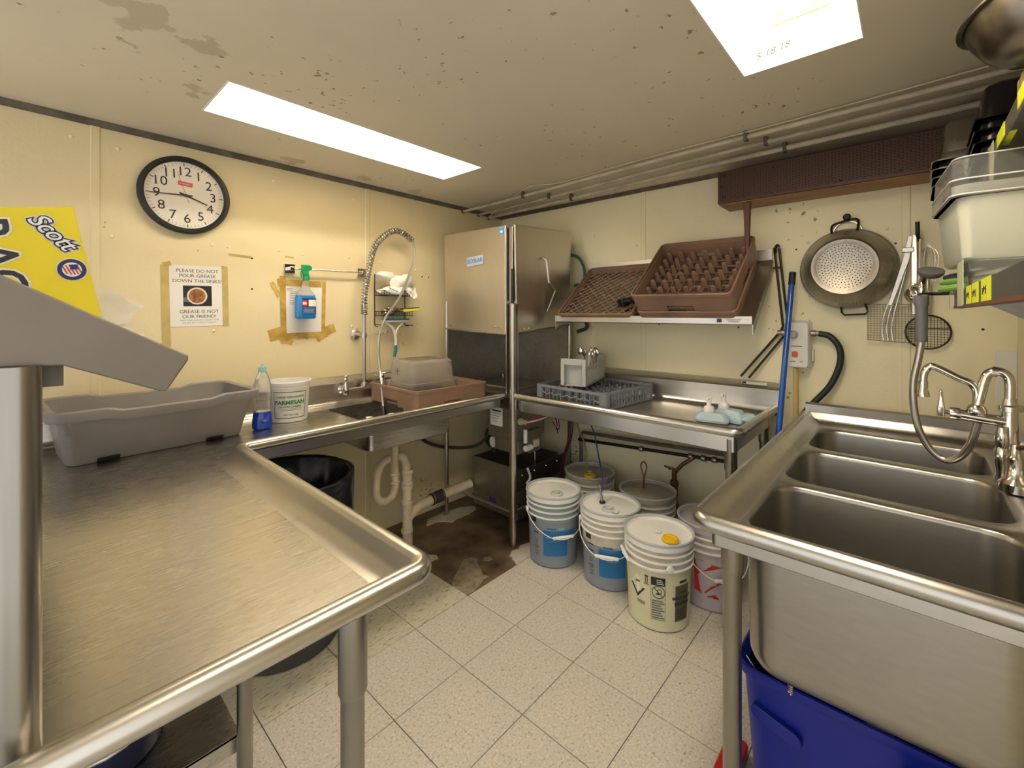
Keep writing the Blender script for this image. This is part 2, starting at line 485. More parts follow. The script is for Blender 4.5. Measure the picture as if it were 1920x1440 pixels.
def text(body, size, p, right, up, m, parent, offset=0.0, shear=0.0, spacing=1.0, sx=1.0, cyl=None, name='lettering', ext=0.0003):
    """flat lettering centred at p; cyl=(centre xy, radius) wraps it round an upright cylinder"""
    me = text_mesh(body, size, offset, shear, ext, spacing)
    r = Vector(right).normalized(); u = Vector(up).normalized(); nrm = r.cross(u)
    p = Vector(p)
    for v in me.vertices:
        x, y, z = v.co
        if cyl:
            a = cyl[2] + x * sx / cyl[1]
            rad = cyl[1] + z
            v.co = (cyl[0][0] + rad * math.cos(a), cyl[0][1] + rad * math.sin(a), p.z + y)
        else:
            v.co = p + r * x * sx + u * y + nrm * z
    me.materials.clear(); me.materials.append(m)
    o = D.objects.new(name, me); COL.objects.link(o)
    if parent is not None: attach(o, parent)
    return o
def plate(name, m, parent, p, right, up, w, h, th=0.001, r=0.0, bevel=0.0):
    """thin rectangular plate centred at p with thickness outwards"""
    rr = Vector(right).normalized(); u = Vector(up).normalized(); nn = rr.cross(u); p = Vector(p)
    ring = rrect(w, h, max(r, 1e-5), 0, nc=4 if r else 1)
    b = MB().loft([[p + rr * x + u * y for x, y, _ in ring], [p + rr * x + u * y + nn * th for x, y, _ in ring]])
    return b.build(name, m, parent, bevel=bevel)
def cyl_patch(name, m, parent, c, r0, r1, z0, z1, a0, a1, th=0.0008, n=10):
    """label wrapped round a (tapering) upright body, between angles a0 and a1"""
    b = MB(); A = [a0 + (a1 - a0) * k / n for k in range(n + 1)]
    rings = []
    for rr, zz, t in ((r0, z0, 0), (r1, z1, 0), (r1, z1, th), (r0, z0, th)):
        rings.append([(c[0] + (rr + t) * math.cos(a), c[1] + (rr + t) * math.sin(a), c[2] + zz) for a in A])
    rings.append(rings[0])
    b.loft(rings, False, False, closed=False)
    return b.build(name, m, parent)

# ------------------------------------------------------------ room shell
CZ = 2.155
fl = struct(MB().box(-0.12, 4.0, -0.12, 3.6, -0.12, -0.006).build('floor', CONCRETE, smooth=False))
T = 0.3048; GX = 0.88; GY = 0.89
tile_me = MB().loft([rrect(T - 0.0028, T - 0.0028, 0.0006, -0.007, nc=1), rrect(T - 0.0028, T - 0.0028, 0.0006, -0.0008, nc=1), rrect(T - 0.0044, T - 0.0044, 0.0006, 0, nc=1)]).build('tile', TILE, smooth=False).data
D.objects.remove(D.objects['tile'])
old_me = tile_me.copy(); old_me.materials.clear(); old_me.materials.append(OLDTILE)
for i in range(-3, 11):
    for j in range(-3, 10):
        cx, cy = GX + (i + 0.5) * T, GY + (j + 0.5) * T
        if j < 0:
            if i < 1 or (i == 1 and j == -2): continue
            me = old_me
        else:
            me = tile_me
        o = D.objects.new('tile', me); COL.objects.link(o); o.location = (cx, cy, random.uniform(-0.0004, 0)); o.parent = fl
        o.rotation_euler = (0, 0, random.choice((0, PI)) + random.uniform(-0.002, 0.002))
def fragment(pts, m, z=-0.001):
    MB().prism(pts, lambda x, y: (x, y, -0.0065), lambda x, y: (x, y, z)).build('tile_fragment', m, fl, smooth=False)
fragment([(0.50, 0.888), (0.83, 0.888), (0.812, 0.862), (0.805, 0.835), (0.785, 0.822), (0.79, 0.80), (0.76, 0.785), (0.735, 0.775), (0.70, 0.79), (0.66, 0.77), (0.60, 0.79), (0.54, 0.77), (0.50, 0.80)], TILE)
ADH = mat('old_adhesive', (0.36, 0.30, 0.21), 0.6, var=(24, 0.5), bump=(40, 0.5))
fragment([(1.195, 0.793), (1.164, 0.744), (1.10, 0.705), (1.041, 0.665), (0.984, 0.635), (0.945, 0.65), (0.93, 0.686), (0.96, 0.72), (0.985, 0.77), (1.01, 0.811), (1.002, 0.854), (1.04, 0.85), (1.083, 0.867), (1.14, 0.884), (1.19, 0.88)], ADH, -0.003)
fragment([(0.883, 0.163), (0.80, 0.17), (0.767, 0.20), (0.74, 0.25), (0.70, 0.235), (0.58, 0.237), (0.50, 0.22), (0.481, 0.18), (0.549, 0.12), (0.69, 0.09), (0.83, 0.10)], OLDTILE)
fragment([(1.096, 0.436), (1.06, 0.49), (1.073, 0.52), (1.126, 0.515), (1.15, 0.46)], OLDTILE)
fragment([(0.86, 0.72), (0.89, 0.70), (0.92, 0.715), (0.90, 0.745), (0.87, 0.75)], ADH, -0.004)
fragment([(1.19, 0.02), (1.19, 0.30), (1.23, 0.42), (1.26, 0.50), (1.33, 0.55), (1.38, 0.58), (1.49, 0.583), (1.49, 0.02)], OLDTILE)

def wall(name, m, box, panels, rivets, axis):
    w = struct(MB().box(*box).build(name, m, smooth=False))
    for a, b in panels:
        if axis == 'y':
            p = MB().box(a, b, -0.006, 0.0, 0.002, CZ)
        else:
            p = MB().box(-0.006, 0.0, a, b, 0.002, CZ)
        p.build('panel', m, w, smooth=False, bevel=0.001)
    return w
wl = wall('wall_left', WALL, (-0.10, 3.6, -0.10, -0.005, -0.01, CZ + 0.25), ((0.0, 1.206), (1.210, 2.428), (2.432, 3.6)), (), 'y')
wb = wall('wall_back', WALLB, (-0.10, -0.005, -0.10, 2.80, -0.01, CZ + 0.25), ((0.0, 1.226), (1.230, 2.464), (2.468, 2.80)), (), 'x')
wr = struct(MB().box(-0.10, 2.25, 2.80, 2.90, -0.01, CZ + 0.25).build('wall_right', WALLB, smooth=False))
for a, b in ((0.0, 1.22), (1.224, 2.25)):
    MB().box(a, b, 2.794, 2.80, 0.002, CZ).build('panel', WALLB, wr, smooth=False, bevel=0.001)
for x in (1.208, 2.430):
    MB().prism([(-0.016, 0), (0.016, 0), (0.012, 0.004), (-0.012, 0.004)], lambda a, b, x=x: (x + a, b, 0.01), lambda a, b, x=x: (x + a, b, CZ)).build('joint_strip', WALL, wl)
for y in (1.228, 2.466):
    MB().prism([(-0.016, 0), (0.016, 0), (0.012, 0.004), (-0.012, 0.004)], lambda a, b, y=y: (b, y + a, 0.01), lambda a, b, y=y: (b, y + a, CZ)).build('joint_strip', WALLB, wb)
riv = MB().lathe([(0.0075, 0), (0.007, 0.002), (0.0045, 0.0042), (0.001, 0.005)], 10).build('rivet', WALLB)
riv_me = riv.data; D.objects.remove(riv)
def rivet(p, axis, parent):
    o = D.objects.new('rivet', riv_me); COL.objects.link(o); o.location = p; o.parent = parent
    o.rotation_euler = (-PI / 2, 0, 0) if axis == 'y' else (0, PI / 2, 0)
for x, z in ((2.381, 1.688), (2.022, 1.694), (2.015, 1.283), (2.50, 2.07), (2.36, 2.06), (2.03, 2.05), (1.33, 1.70), (1.31, 1.29), (1.12, 1.69), (0.85, 1.66), (0.84, 1.30), (1.30, 2.05), (0.95, 0.62), (1.75, 2.06), (1.72, 1.70), (1.60, 1.69), (0.92, 0.72)):
    rivet((x, 0, z), 'y', wl)
for y, z in ((1.18, 1.80), (1.28, 1.32), (1.18, 1.32), (2.40, 1.75), (2.13, 0.94), (0.9, 1.32), (1.75, 1.32), (2.62, 1.40), (2.60, 1.10), (2.10, 1.72)):
    rivet((0, y, z), 'x', wb)
hole = MB().lathe([(0.005, 0), (0.005, 0.0012)], 10).build('screw_hole', BLKPRINT)
hole_me = hole.data; D.objects.remove(hole)
for p, ax, par in (((0.80, 0, 1.617), 'y', wl), ((0.745, 0, 1.617), 'y', wl), ((1.85, 0, 1.645), 'y', wl), ((1.85, 0, 1.49), 'y', wl), ((0, 2.05, 1.69), 'x', wb), ((0, 2.43, 1.68), 'x', wb), ((0, 2.40, 1.32), 'x', wb), ((0, 2.745, 1.42), 'x', wb), ((0, 2.70, 1.30), 'x', wb), ((0, 1.31, 1.72), 'x', wb), ((0, 1.33, 1.30), 'x', wb), ((0, 1.78, 1.29), 'x', wb)):
    o = D.objects.new('screw_hole', hole_me); COL.objects.link(o); o.location = p; o.parent = par
    o.rotation_euler = (-PI / 2, 0, 0) if ax == 'y' else (0, PI / 2, 0)

# ceiling with two openings for the recessed lamps
L1 = (0.968, 2.164, 0.441, 0.765); L2 = (1.018, 2.214, 2.066, 2.384)
xs = [-0.1, L1[0], L2[0], L1[1], L2[1], 3.6]; ys = [-0.1, L1[2], L1[3], L2[2], L2[3], 3.3]
cb = MB()
for i in range(5):
    for j in range(5):
        mx, my = (xs[i] + xs[i + 1]) / 2, (ys[j] + ys[j + 1]) / 2
        if any(a < mx < b and c < my < d for a, b, c, d in (L1, L2)): continue
        x0, x1, y0, y1 = xs[i], xs[i + 1], ys[j], ys[j + 1]
        cb.add([(x0, y0, CZ), (x1, y0, CZ), (x1, y1, CZ), (x0, y1, CZ)], [(0, 1, 2, 3)])
        cb.add([(x0, y0, CZ + 0.03), (x1, y0, CZ + 0.03), (x1, y1, CZ + 0.03), (x0, y1, CZ + 0.03)], [(0, 1, 2, 3)])
struct(cb.build('ceiling', CEIL, smooth=False))

def recessed_lamp(box, label, plate_z, date=False):
    x0, x1, y0, y1 = box; zt = 2.42
    t = thing('recessed_ceiling_lamp', label, 'ceiling lamp', ((x0 + x1) / 2, (y0 + y1) / 2, CZ))
    h = MB(); th = 0.012
    h.box(x0 - th, x0, y0 - th, y1 + th, CZ + 0.001, zt + th); h.box(x1, x1 + th, y0 - th, y1 + th, CZ + 0.001, zt + th)
    h.box(x0, x1, y0 - th, y0, CZ + 0.001, zt + th); h.box(x0, x1, y1, y1 + th, CZ + 0.001, zt + th)
    h.box(x0, x1, y0, y1, zt, zt + th)
    h.build('housing', FIXT, t, smooth=False)
    k = 0.005
    for a, b, c, d in ((x0, x0 + k, y0, y1), (x1 - k, x1, y0, y1), (x0 + k, x1 - k, y0, y0 + k), (x0 + k, x1 - k, y1 - k, y1)):
        MB().box(a, b, c, d, CZ - 0.003, CZ + 0.024).build('frame_strip', FLANGE, t, smooth=False, bevel=0.001)
        MB().box(a, b, c, d, CZ + 0.0242, CZ + 0.0265).build('gap_line', GREYPRINT, t, smooth=False)
    for yy in ((y0 + y1) / 2 - 0.045, (y0 + y1) / 2 + 0.045):
        MB().tube([(x0 + 0.055, yy, plate_z + 0.045), (x1 - 0.055, yy, plate_z + 0.045)], 0.0145, 14).build('tube_lamp', TUBEM, t)
        for xa, xb in ((x0 + 0.008, x0 + 0.05), (x1 - 0.05, x1 - 0.008)):
            b = MB(); b.loft([[(xx, yy + q[0], plate_z + 0.043 + q[1]) for q in [(p[0], p[1]) for p in rrect(0.040, 0.052, 0.014)]] for xx in (xa, xb)])
            b.build('lamp_socket', LIGHTW, t)
    for xa, s in ((x0 + 0.001, 1), (x1 - 0.001, -1)):
        p = MB(); x2 = xa + s * 0.008
        p.box(min(xa, x2), max(xa, x2), (y0 + y1) / 2 - 0.055 - 0.02, (y0 + y1) / 2 + 0.075, plate_z, plate_z + 0.09)
        p.build('end_plate', LIGHTW, t, smooth=False, bevel=0.002)
    if date:
        text('5/18/18', 0.030, (x0 + 0.0008, y0 + 0.085, CZ + 0.052), (0, 1, 0.10), (0, -0.1, 1), INK, t, shear=0.3, spacing=1.05)
    return t
FIXT = mat('stained_fixture_enamel', (0.78, 0.71, 0.56), 0.5, var=(4.5, 0.2), col2=(0.70, 0.56, 0.32))
recessed_lamp(L1, 'long recessed fluorescent ceiling lamp beside the wall with the clock', 2.262)
recessed_lamp(L2, 'recessed fluorescent ceiling lamp with a handwritten date inside, above the three-bowl sink side', 2.285, True)
# grimy strips along the ceiling edge
struct(MB().prism([(0, CZ), (0.022, CZ), (0.022, CZ - 0.010), (0.012, CZ - 0.022), (0, CZ - 0.024)], lambda a, b: (0.0, a, b), lambda a, b: (3.6, a, b)).build('trim_1', GRIME))
struct(MB().prism([(0, CZ), (0.020, CZ), (0.020, CZ - 0.010), (0.012, CZ - 0.020), (0, CZ - 0.022)], lambda a, b: (a, 0.0, b), lambda a, b: (a, 2.79, b)).build('trim_2', GRIME))
for k, (xa, xb, z, r, lab) in enumerate(((0.43, 0.565, 2.126, 0.010, 'cream painted conduit under the ceiling, farthest from the back wall'), (0.27, 0.45, 2.128, 0.009, 'cream painted conduit under the ceiling, middle one of three'), (0.16, 0.31, 2.124, 0.012, 'cream painted conduit under the ceiling, closest to the back wall'))):
    t = thing('conduit', lab, 'pipe', (xa, 0.0, z), 'conduits along the ceiling')
    MB().tube(smooth_path([(xa, -0.002, z), (xa + 0.02, 0.5, z), (xa * 0.4 + xb * 0.6, 1.6, z + 0.004), (xb, 2.79, z)], 8), r, 10).build('pipe', PAINTPIPE, t)
    MB().lathe([(r * 1.6, 0), (r * 1.5, 0.012), (r * 1.05, 0.014)], 14, (xa, 0.0, z), (0, 1, 0)).build('collar', GRIME, t)
    for yy in (0.62 + 0.1 * k, 1.95 + 0.05 * k):
        f = min(1, yy / 1.6) * 0.6 if yy < 1.6 else 0.6 + (yy - 1.6) / 1.19 * 0.4
        xx = xa + (xb - xa) * f
        MB().box(xx - r * 1.25, xx + r * 1.25, yy - 0.008, yy + 0.008, z - r * 1.3, CZ).build('pipe_clip', GRIME, t, smooth=False, bevel=0.002)
tag(MB().tube(smooth_path([(0.20, 0.0, 2.10), (0.36, 0.35, 2.125), (0.54, 0.73, 2.145), (0.48, 0.93, 2.147), (0.53, 1.47, 2.145), (0.54, 2.07, 2.148), (0.58, 2.60, 2.146), (0.60, 2.79, 2.146)], 8), 0.0035, 6).build('wire', mat('cream_wire', (0.60, 0.52, 0.36), 0.5, var=(8, 0.1))), 'thin cream wire sagging across the ceiling edge by the conduits', 'wire')

# ------------------------------------------------------------ dish tables
def rim(path, r=0.02, zc=0.882, zs=0.853, inner=0.075, apron=0.805):
    pr = [(inner, apron), (0.028, apron), (0.022, apron + 0.004), (0.022, zc - 0.02)]
    for k in range(9):
        a = math.radians(265 - 30 * k)
        pr.append((r * math.cos(a), zc + r * math.sin(a)))
    pr += [(0.030, zc - 0.008), (0.045, zs + 0.010), (0.058, zs + 0.002), (inner, zs), (inner, zs - 0.004), (0.045, zs - 0.004), (0.030, zs - 0.004), (0.026, apron + 0.006), (inner, apron + 0.004)]
    return MB().sweep(path, pr)
def flat(rects, z, th=0.003):
    b = MB()
    for x0, x1, y0, y1 in rects:
        b.box(x0, x1, y0, y1, z - th, z)
    return b
LEG_PROFILE = 0.0205
def leg(p, top, parent, name='leg', socket=0.16, foot=True):
    x, y = p; b = MB()
    prof = [(0.012, 0.0), (0.019, 0.012), (0.019, 0.03), (LEG_PROFILE, 0.05), (LEG_PROFILE, top - socket), (0.0235, top - socket + 0.008), (0.025, top - socket + 0.012), (0.025, top)]
    b.lathe(prof, 20, (x, y, 0))
    return b.build(name, LEGM, parent)

t = thing('soiled_dish_table', 'long L-shaped stainless dish table with raised rolled rim and pre-rinse sink, under the clock', 'dish table', (2.4, 0.9, 0))
rim(fillet([(3.25, 1.80), (2.115, 1.80), (2.115, 0.80)], 0.03, 6), apron=0.838).build('rolled_rim', RIMSTEEL, t, angle=50)
rim(fillet([(2.115, 0.80), (2.115, 0.70), (0.735, 0.70)], 0.03, 6), apron=0.812).build('rolled_rim', RIMSTEEL, t, angle=50)
BX0, BX1, BY0, BY1 = 1.05, 1.545, 0.17, 0.60
flat([(2.165, 3.25, 0.06, 1.75), (BX1, 2.165, 0.06, 0.650), (0.735, BX0, 0.06, 0.650), (BX0, BX1, 0.06, BY0), (BX0, BX1, BY1, 0.650)], 0.8527, 0.002).build('tabletop', STEEL, t, smooth=False)
sp = [(0.0, 0.853), (0.0, 1.002), (0.012, 1.0), (0.050, 0.968), (0.050, 0.885), (0.054, 0.868), (0.066, 0.857), (0.085, 0.853)]
MB().prism(sp, lambda a, b: (0.735, a + 0.007, b), lambda a, b: (3.25, a + 0.007, b)).build('backsplash', STEEL, t)
cx, cy, w, h = (BX0 + BX1) / 2, (BY0 + BY1) / 2, BX1 - BX0, BY1 - BY0
bowl = MB().loft([rrect(w, h, 0.012, 0.853, cx, cy), rrect(w, h, 0.02, 0.845, cx, cy), rrect(w - 0.01, h - 0.01, 0.03, 0.72, cx, cy), rrect(w - 0.05, h - 0.05, 0.03, 0.708, cx, cy)], False, True)
bowl.loft([rrect(w + 0.006, h + 0.006, 0.012, 0.850, cx, cy), rrect(w + 0.006, h + 0.006, 0.02, 0.845, cx, cy), rrect(w - 0.002, h - 0.002, 0.03, 0.716, cx, cy), rrect(w - 0.045, h - 0.045, 0.03, 0.704, cx, cy)], False, True)
bowl.build('sink_bowl', STEEL, t, angle=50)
for p in ((2.24, 1.75), (3.15, 1.72), (2.22, 0.14), (3.15, 0.14)):
    leg(p, 0.85, t)
MB().lathe([(0.010, 0), (0.0165, 0.01), (0.0165, 0.85)], 16, (2.285, 1.335, 0)).build('leg', LEGM, t)
MB().lathe([(0.010, 0), (0.0165, 0.01), (0.0165, 0.85)], 16, (3.15, 1.335, 0)).build('leg', STEELZ, t)
MB().box(2.29, 3.15, 0.15, 1.318, 0.379, 0.385).build('undershelf', STEEL, t, smooth=False)
MB().box(2.29, 3.15, 1.312, 1.318, 0.345, 0.384).build('shelf_lip', STEEL, t, smooth=False)
MB().box(2.29, 2.296, 0.15, 1.312, 0.345, 0.384).build('shelf_lip', STEEL, t, smooth=False)

t = thing('clean_dish_table', 'stainless dish landing table with rolled rim below the slanted rack shelf', 'dish table', (0.35, 1.35, 0))
rp = fillet([(0.70, 0.765), (0.70, 1.97), (0.045, 1.97)], 0.03, 6)
rim(rp, apron=0.79).build('rolled_rim', RIMSTEEL, t, angle=50)
flat([(0.06, 0.650, 0.765, 1.92)], 0.8527, 0.002).build('tabletop', STEELY, t, smooth=False)
MB().prism([(a, b + (0.0 if b < 0.9 else 0.005)) for a, b in sp], lambda a, b: (a + 0.007, 0.765, b), lambda a, b: (a + 0.007, 1.99, b)).build('backsplash', STEELY, t)
for p in ((0.655, 1.925), (0.10, 1.925)):
    leg(p, 0.845, t, socket=0.14)
plate('maker_sticker', FLANGE, t, (0.0365, 1.865, 0.996), (0, 1, 0), (-0.77, 0, 0.64), 0.12, 0.020, 0.0006)
plate('sticker_square', NAVY, t, (0.0372, 1.818, 0.996), (0, 1, 0), (-0.77, 0, 0.64), 0.018, 0.014, 0.0006)
# ------------------------------------------------------------ three bowl sink
SINKRIM = steel('worn_rim_steel', (0.52, 0.505, 0.475), 0.28, (2, 1, 2), 0.16, 0.012)
t = thing('three_bowl_sink', 'deep stainless three-bowl sink with rolled front rim in the corner by the blue pole', 'sink', (0.85, 2.45, 0))
rp = fillet([(0.105, 2.11), (1.57, 2.11), (1.57, 2.745)], 0.035, 8)
rim(rp, r=0.021, zc=0.882, zs=0.858, inner=0.065, apron=0.82).build('rolled_rim', SINKRIM, t, angle=50)
YB0, YB1 = 2.185, 2.675
cells = ((0.175, 0.655, 0.275, 0.625), (0.655, 1.085, 0.685, 1.055), (1.085, 1.51, 1.115, 1.485))
for xa, xb, a, b in cells:
    cx, cy, w, h = (a + b) / 2, (YB0 + YB1) / 2, b - a, YB1 - YB0
    oc = rrect(xb - xa, 2.745 - 2.17, 0.001, 0.858, (xa + xb) / 2, (2.17 + 2.745) / 2, nc=8)
    R = 0.075
    m = MB()
    inn = [oc, rrect(w + 0.014, h + 0.014, R + 0.007, 0.858, cx, cy, nc=8), rrect(w + 0.004, h + 0.004, R, 0.855, cx, cy, nc=8), rrect(w, h, R, 0.845, cx, cy, nc=8)]
    for k in range(6):
        q = PI / 2 * (k + 1) / 6
        d = 0.05 * (1 - math.cos(q)); inn.append(rrect(w - 0.006 - 2 * d, h - 0.006 - 2 * d, max(0.02, R - d), 0.565 - 0.05 * math.sin(q), cx, cy, nc=8))
    inn.append(rrect(0.07, 0.07, 0.034, 0.508, cx, cy, nc=8))
    m.loft(inn, False, True)
    out = [rrect(w + 0.008, h + 0.008, R, 0.850, cx, cy, nc=8)]
    for k in range(7):
        q = PI / 2 * k / 6
        d = 0.055 * (1 - math.cos(q)); out.append(rrect(w + 0.002 - 2 * d, h + 0.002 - 2 * d, max(0.02, R + 0.002 - d), 0.565 - 0.055 * math.sin(q), cx, cy, nc=8))
    m.loft(out, False, True)
    m.build('sink_bowl', SINKSTEEL, t, angle=60)
    MB().lathe([(0.042, 0.509), (0.040, 0.513), (0.03, 0.512), (0.028, 0.505)], 20, (cx, cy, 0)).build('drain', CHROME, t)
    MB().lathe([(0.045, 0.505), (0.045, 0.47), (0.028, 0.46), (0.024, 0.38)], 18, (cx, cy, 0)).build('drain_pipe', DIRTYW, t)
MB().box(0.105, 0.175, 2.17, 2.745, 0.854, 0.858).build('deck', SINKSTEEL, t, smooth=False)
# splash against the back wall and against the right wall
MB().prism([(0.085, 0.82), (0.085, 0.935), (0.098, 0.940), (0.112, 0.932), (0.112, 0.90), (0.118, 0.893), (0.122, 0.875), (0.135, 0.862), (0.175, 0.858), (0.175, 0.82)], lambda a, b: (a, 2.105, b), lambda a, b: (a, 2.79, b)).build('end_splash', SINKRIM, t)
MB().prism([(2.79, 0.82), (2.79, 1.02), (2.775, 1.02), (2.765, 1.005), (2.765, 0.885), (2.757, 0.868), (2.745, 0.860), (2.735, 0.858), (2.735, 0.82)], lambda a, b: (0.118, a, b), lambda a, b: (1.59, a, b)).build('backsplash', STEELY, t)
for p in ((1.495, 2.165), (1.49, 2.70), (0.17, 2.165), (0.17, 2.70)):
    leg(p, 0.845, t, socket=0.10)

# ------------------------------------------------------------ dish machine in the corner
t = thing('dish_machine', 'tall stainless corner dishwashing machine with two sliding doors', 'dishwasher', (0.40, 0.43, 0))
MB().box(0.10, 0.676, 0.11, 0.722, 1.275, 1.885).build('hood', STEELZ, t, smooth=False, bevel=0.004)
MB().prism([(0.135, 1.265), (0.688, 1.240), (0.688, 1.893), (0.11, 1.905)], lambda a, b: (0.684, a, b), lambda a, b: (0.700, a, b)).build('door', DOORM, t, smooth=False, bevel=0.005)
MB().prism([(0.125, 1.290), (0.668, 1.248), (0.684, 1.893), (0.10, 1.925)], lambda a, b: (a, 0.734, b), lambda a, b: (a, 0.750, b)).build('door', DOORM, t, smooth=False, bevel=0.005)
MB().tube([(0.701, 0.14, 1.264), (0.701, 0.688, 1.240)], 0.006, 8).build('door_lip', DULL, t)
MB().tube([(0.13, 0.751, 1.289), (0.668, 0.751, 1.248)], 0.006, 8).build('door_lip', DULL, t)
for y in (0.185, 0.215, 0.60, 0.625, 0.65):
    MB().lathe([(0.008, 0), (0.006, 0.004), (0.001, 0.005)], 10, (0.700, y, 1.285), (1, 0, 0)).build('bolt', CHROME, t)
for x in (0.60, 0.56):
    MB().lathe([(0.008, 0), (0.006, 0.004), (0.001, 0.005)], 10, (x, 0.750, 1.275), (0, 1, 0)).build('bolt', CHROME, t)
# wash chamber behind the doors
ch = MB(); ch.box(0.10, 0.112, 0.11, 0.72, 0.88, 1.275); ch.box(0.112, 0.68, 0.11, 0.122, 0.88, 1.275); ch.box(0.10, 0.69, 0.11, 0.735, 0.862, 0.88)
ch.build('wash_chamber', DULL, t, smooth=False)
MB().tube([(0.62, 0.16, 0.905), (0.62, 0.70, 0.905)], 0.008, 8).build('rack_rail', DULL, t)
MB().tube([(0.14, 0.70, 0.905), (0.62, 0.70, 0.905)], 0.008, 8).build('rack_rail', DULL, t)
# corner post and legs
MB().lathe([(0.010, 0), (0.017, 0.02), (0.017, 0.05), (0.021, 0.06), (0.021, 1.42), (0.015, 1.425)], 18, (0.706, 0.752, 0)).build('corner_post', STEELZ, t)
MB().box(0.672, 0.682, 0.735, 0.765, 0.89, 1.44).build('post_flange', STEELZ, t, smooth=False)
MB().box(0.700, 0.728, 0.715, 0.722, 0.89, 1.44).build('post_flange', STEELZ, t, smooth=False)
MB().box(0.678, 0.690, 0.722, 0.738, 1.42, 1.63).build('door_track', BLACKP, t, smooth=False)
MB().lathe([(0.010, 0), (0.013, 0.02), (0.013, 1.45)], 14, (0.695, 0.135, 0)).build('leg', STEELZ, t)
MB().lathe([(0.010, 0), (0.013, 0.02), (0.013, 1.30)], 14, (0.115, 0.742, 0)).build('leg', STEELZ, t)
MB().lathe([(0.010, 0), (0.013, 0.02), (0.013, 0.90)], 14, (0.135, 0.135, 0)).build('leg', STEELZ, t)
MB().tube([(0.695, 0.145, 0.195), (0.700, 0.742, 0.195)], 0.011, 10).build('brace', STEELZ, t)
MB().tube([(0.12, 0.745, 0.195), (0.700, 0.748, 0.195)], 0.011, 10).build('brace', STEELZ, t)
# under the chamber
MB().box(0.13, 0.66, 0.16, 0.71, 0.785, 0.862).build('tank', DARKSTEEL, t, smooth=False, bevel=0.01)
MB().box(0.34, 0.62, 0.46, 0.70, 0.585, 0.785).build('control_box', DULL, t, smooth=False, bevel=0.004)
MB().box(0.42, 0.60, 0.50, 0.70, 0.50, 0.585).build('control_box_lower', DULL, t, smooth=False, bevel=0.004)
plate('notice', PAPER, t, (0.6205, 0.535, 0.715), (0, 1, 0), (0, 0, 1), 0.105, 0.115, 0.0008)
for k in range(5):
    plate('print_line', GREYPRINT if k else BLKPRINT, t, (0.6214, 0.535 - 0.004 * k, 0.752 - 0.017 * k), (0, 1, 0), (0, 0, 1), 0.08 - 0.008 * k, 0.009 if k == 0 else 0.003, 0.0004)
MB().box(0.40, 0.52, 0.66, 0.718, 0.495, 0.635).build('junction_box', DULL, t, smooth=False, bevel=0.003)
plate('warning_label', WPRINT, t, (0.448, 0.7185, 0.55), (-1, 0, 0), (0, 0, 1), 0.06, 0.055, 0.0008)
plate('warning_label_band', mat('orange_print', (0.6, 0.22, 0.02), 0.5, var=(8, 0.1)), t, (0.448, 0.7194, 0.572), (-1, 0, 0), (0, 0, 1), 0.06, 0.012, 0.0005)
MB().lathe([(0.085, -0.14), (0.09, -0.12), (0.09, 0.12), (0.07, 0.14), (0.03, 0.15)], 20, (0.40, 0.43, 0.51), (0, 1, 0)).build('pump_motor', BLACKP, t)
MB().lathe([(0.035, 0), (0.035, 0.02), (0.02, 0.03), (0.02, 0.10)], 16, (0.58, 0.46, 0.53), (-1, 0.2, 0)).build('pressure_cap', WHITEP, t)
MB().tube([(0.50, 0.40, 0.44), (0.50, 0.40, 0.60)], 0.022, 12).build('pump_outlet', BLACKP, t)
ob = MB(); ob.box(0.18, 0.62, 0.315, 0.325, 0.215, 0.42); ob.box(0.61, 0.62, 0.325, 0.69, 0.215, 0.42); ob.box(0.18, 0.19, 0.325, 0.69, 0.215, 0.42); ob.box(0.19, 0.61, 0.325, 0.69, 0.215, 0.23)
ob.build('catch_tray', DULL, t, smooth=False)
MB().box(0.612, 0.630, 0.672, 0.682, 0.20, 0.42).build('tray_edge', STEELZ, t, smooth=False)
MB().box(0.16, 0.61, 0.31, 0.70, 0.10, 0.214).build('drain_box', DULL, t, smooth=False, bevel=0.006)
plate('purple_label', mat('purple_print', (0.05, 0.04, 0.28), 0.5, var=(8, 0.1)), t, (0.6105, 0.49, 0.165), (0, 1, 0), (0, 0, 1), 0.062, 0.045, 0.0008)
MB().box(0.14, 0.66, 0.708, 0.714, 0.29, 0.41).build('side_panel', DARKSTEEL, t, smooth=False, bevel=0.002)
MB().box(0.14, 0.66, 0.700, 0.706, 0.205, 0.28).build('side_panel', DULL, t, smooth=False, bevel=0.002)
for x in (0.22, 0.34, 0.46, 0.58):
    MB().lathe([(0.006, 0), (0.004, 0.003)], 8, (x, 0.714, 0.375), (0, 1, 0)).build('bolt', CHROME, t)
MB().lathe([(0.022, 0), (0.022, 0.02), (0.014, 0.022), (0.014, 0.05)], 14, (0.585, 0.70, 0.705), (0, 1, 0)).build('cable_gland', PVC, t)
MB().tube(smooth_path([(0.575, 0.75, 0.705), (0.50, 0.775, 0.71), (0.38, 0.77, 0.72), (0.30, 0.74, 0.775)], 6), 0.006, 8).build('white_cable', WHITEP, t)
MB().tube(smooth_path([(0.575, 0.752, 0.712), (0.50, 0.78, 0.73), (0.40, 0.77, 0.745), (0.33, 0.74, 0.785)], 6), 0.005, 8).build('red_cable', REDWIRE, t)
MB().tube(smooth_path([(0.575, 0.75, 0.698), (0.49, 0.77, 0.70), (0.38, 0.765, 0.71), (0.31, 0.74, 0.77)], 6), 0.004, 8).build('red_cable', REDWIRE, t)
for k in range(4):
    MB().tube(smooth_path([(0.33 - 0.02 * k, 0.74, 0.79), (0.27 - 0.01 * k, 0.745, 0.66 - 0.02 * k), (0.22 + 0.02 * k, 0.72, 0.56 + 0.03 * k)], 6), 0.0035, 6).build('loose_wire', (PURPLE, REDWIRE, WHITEP, BLACKP)[k], t)
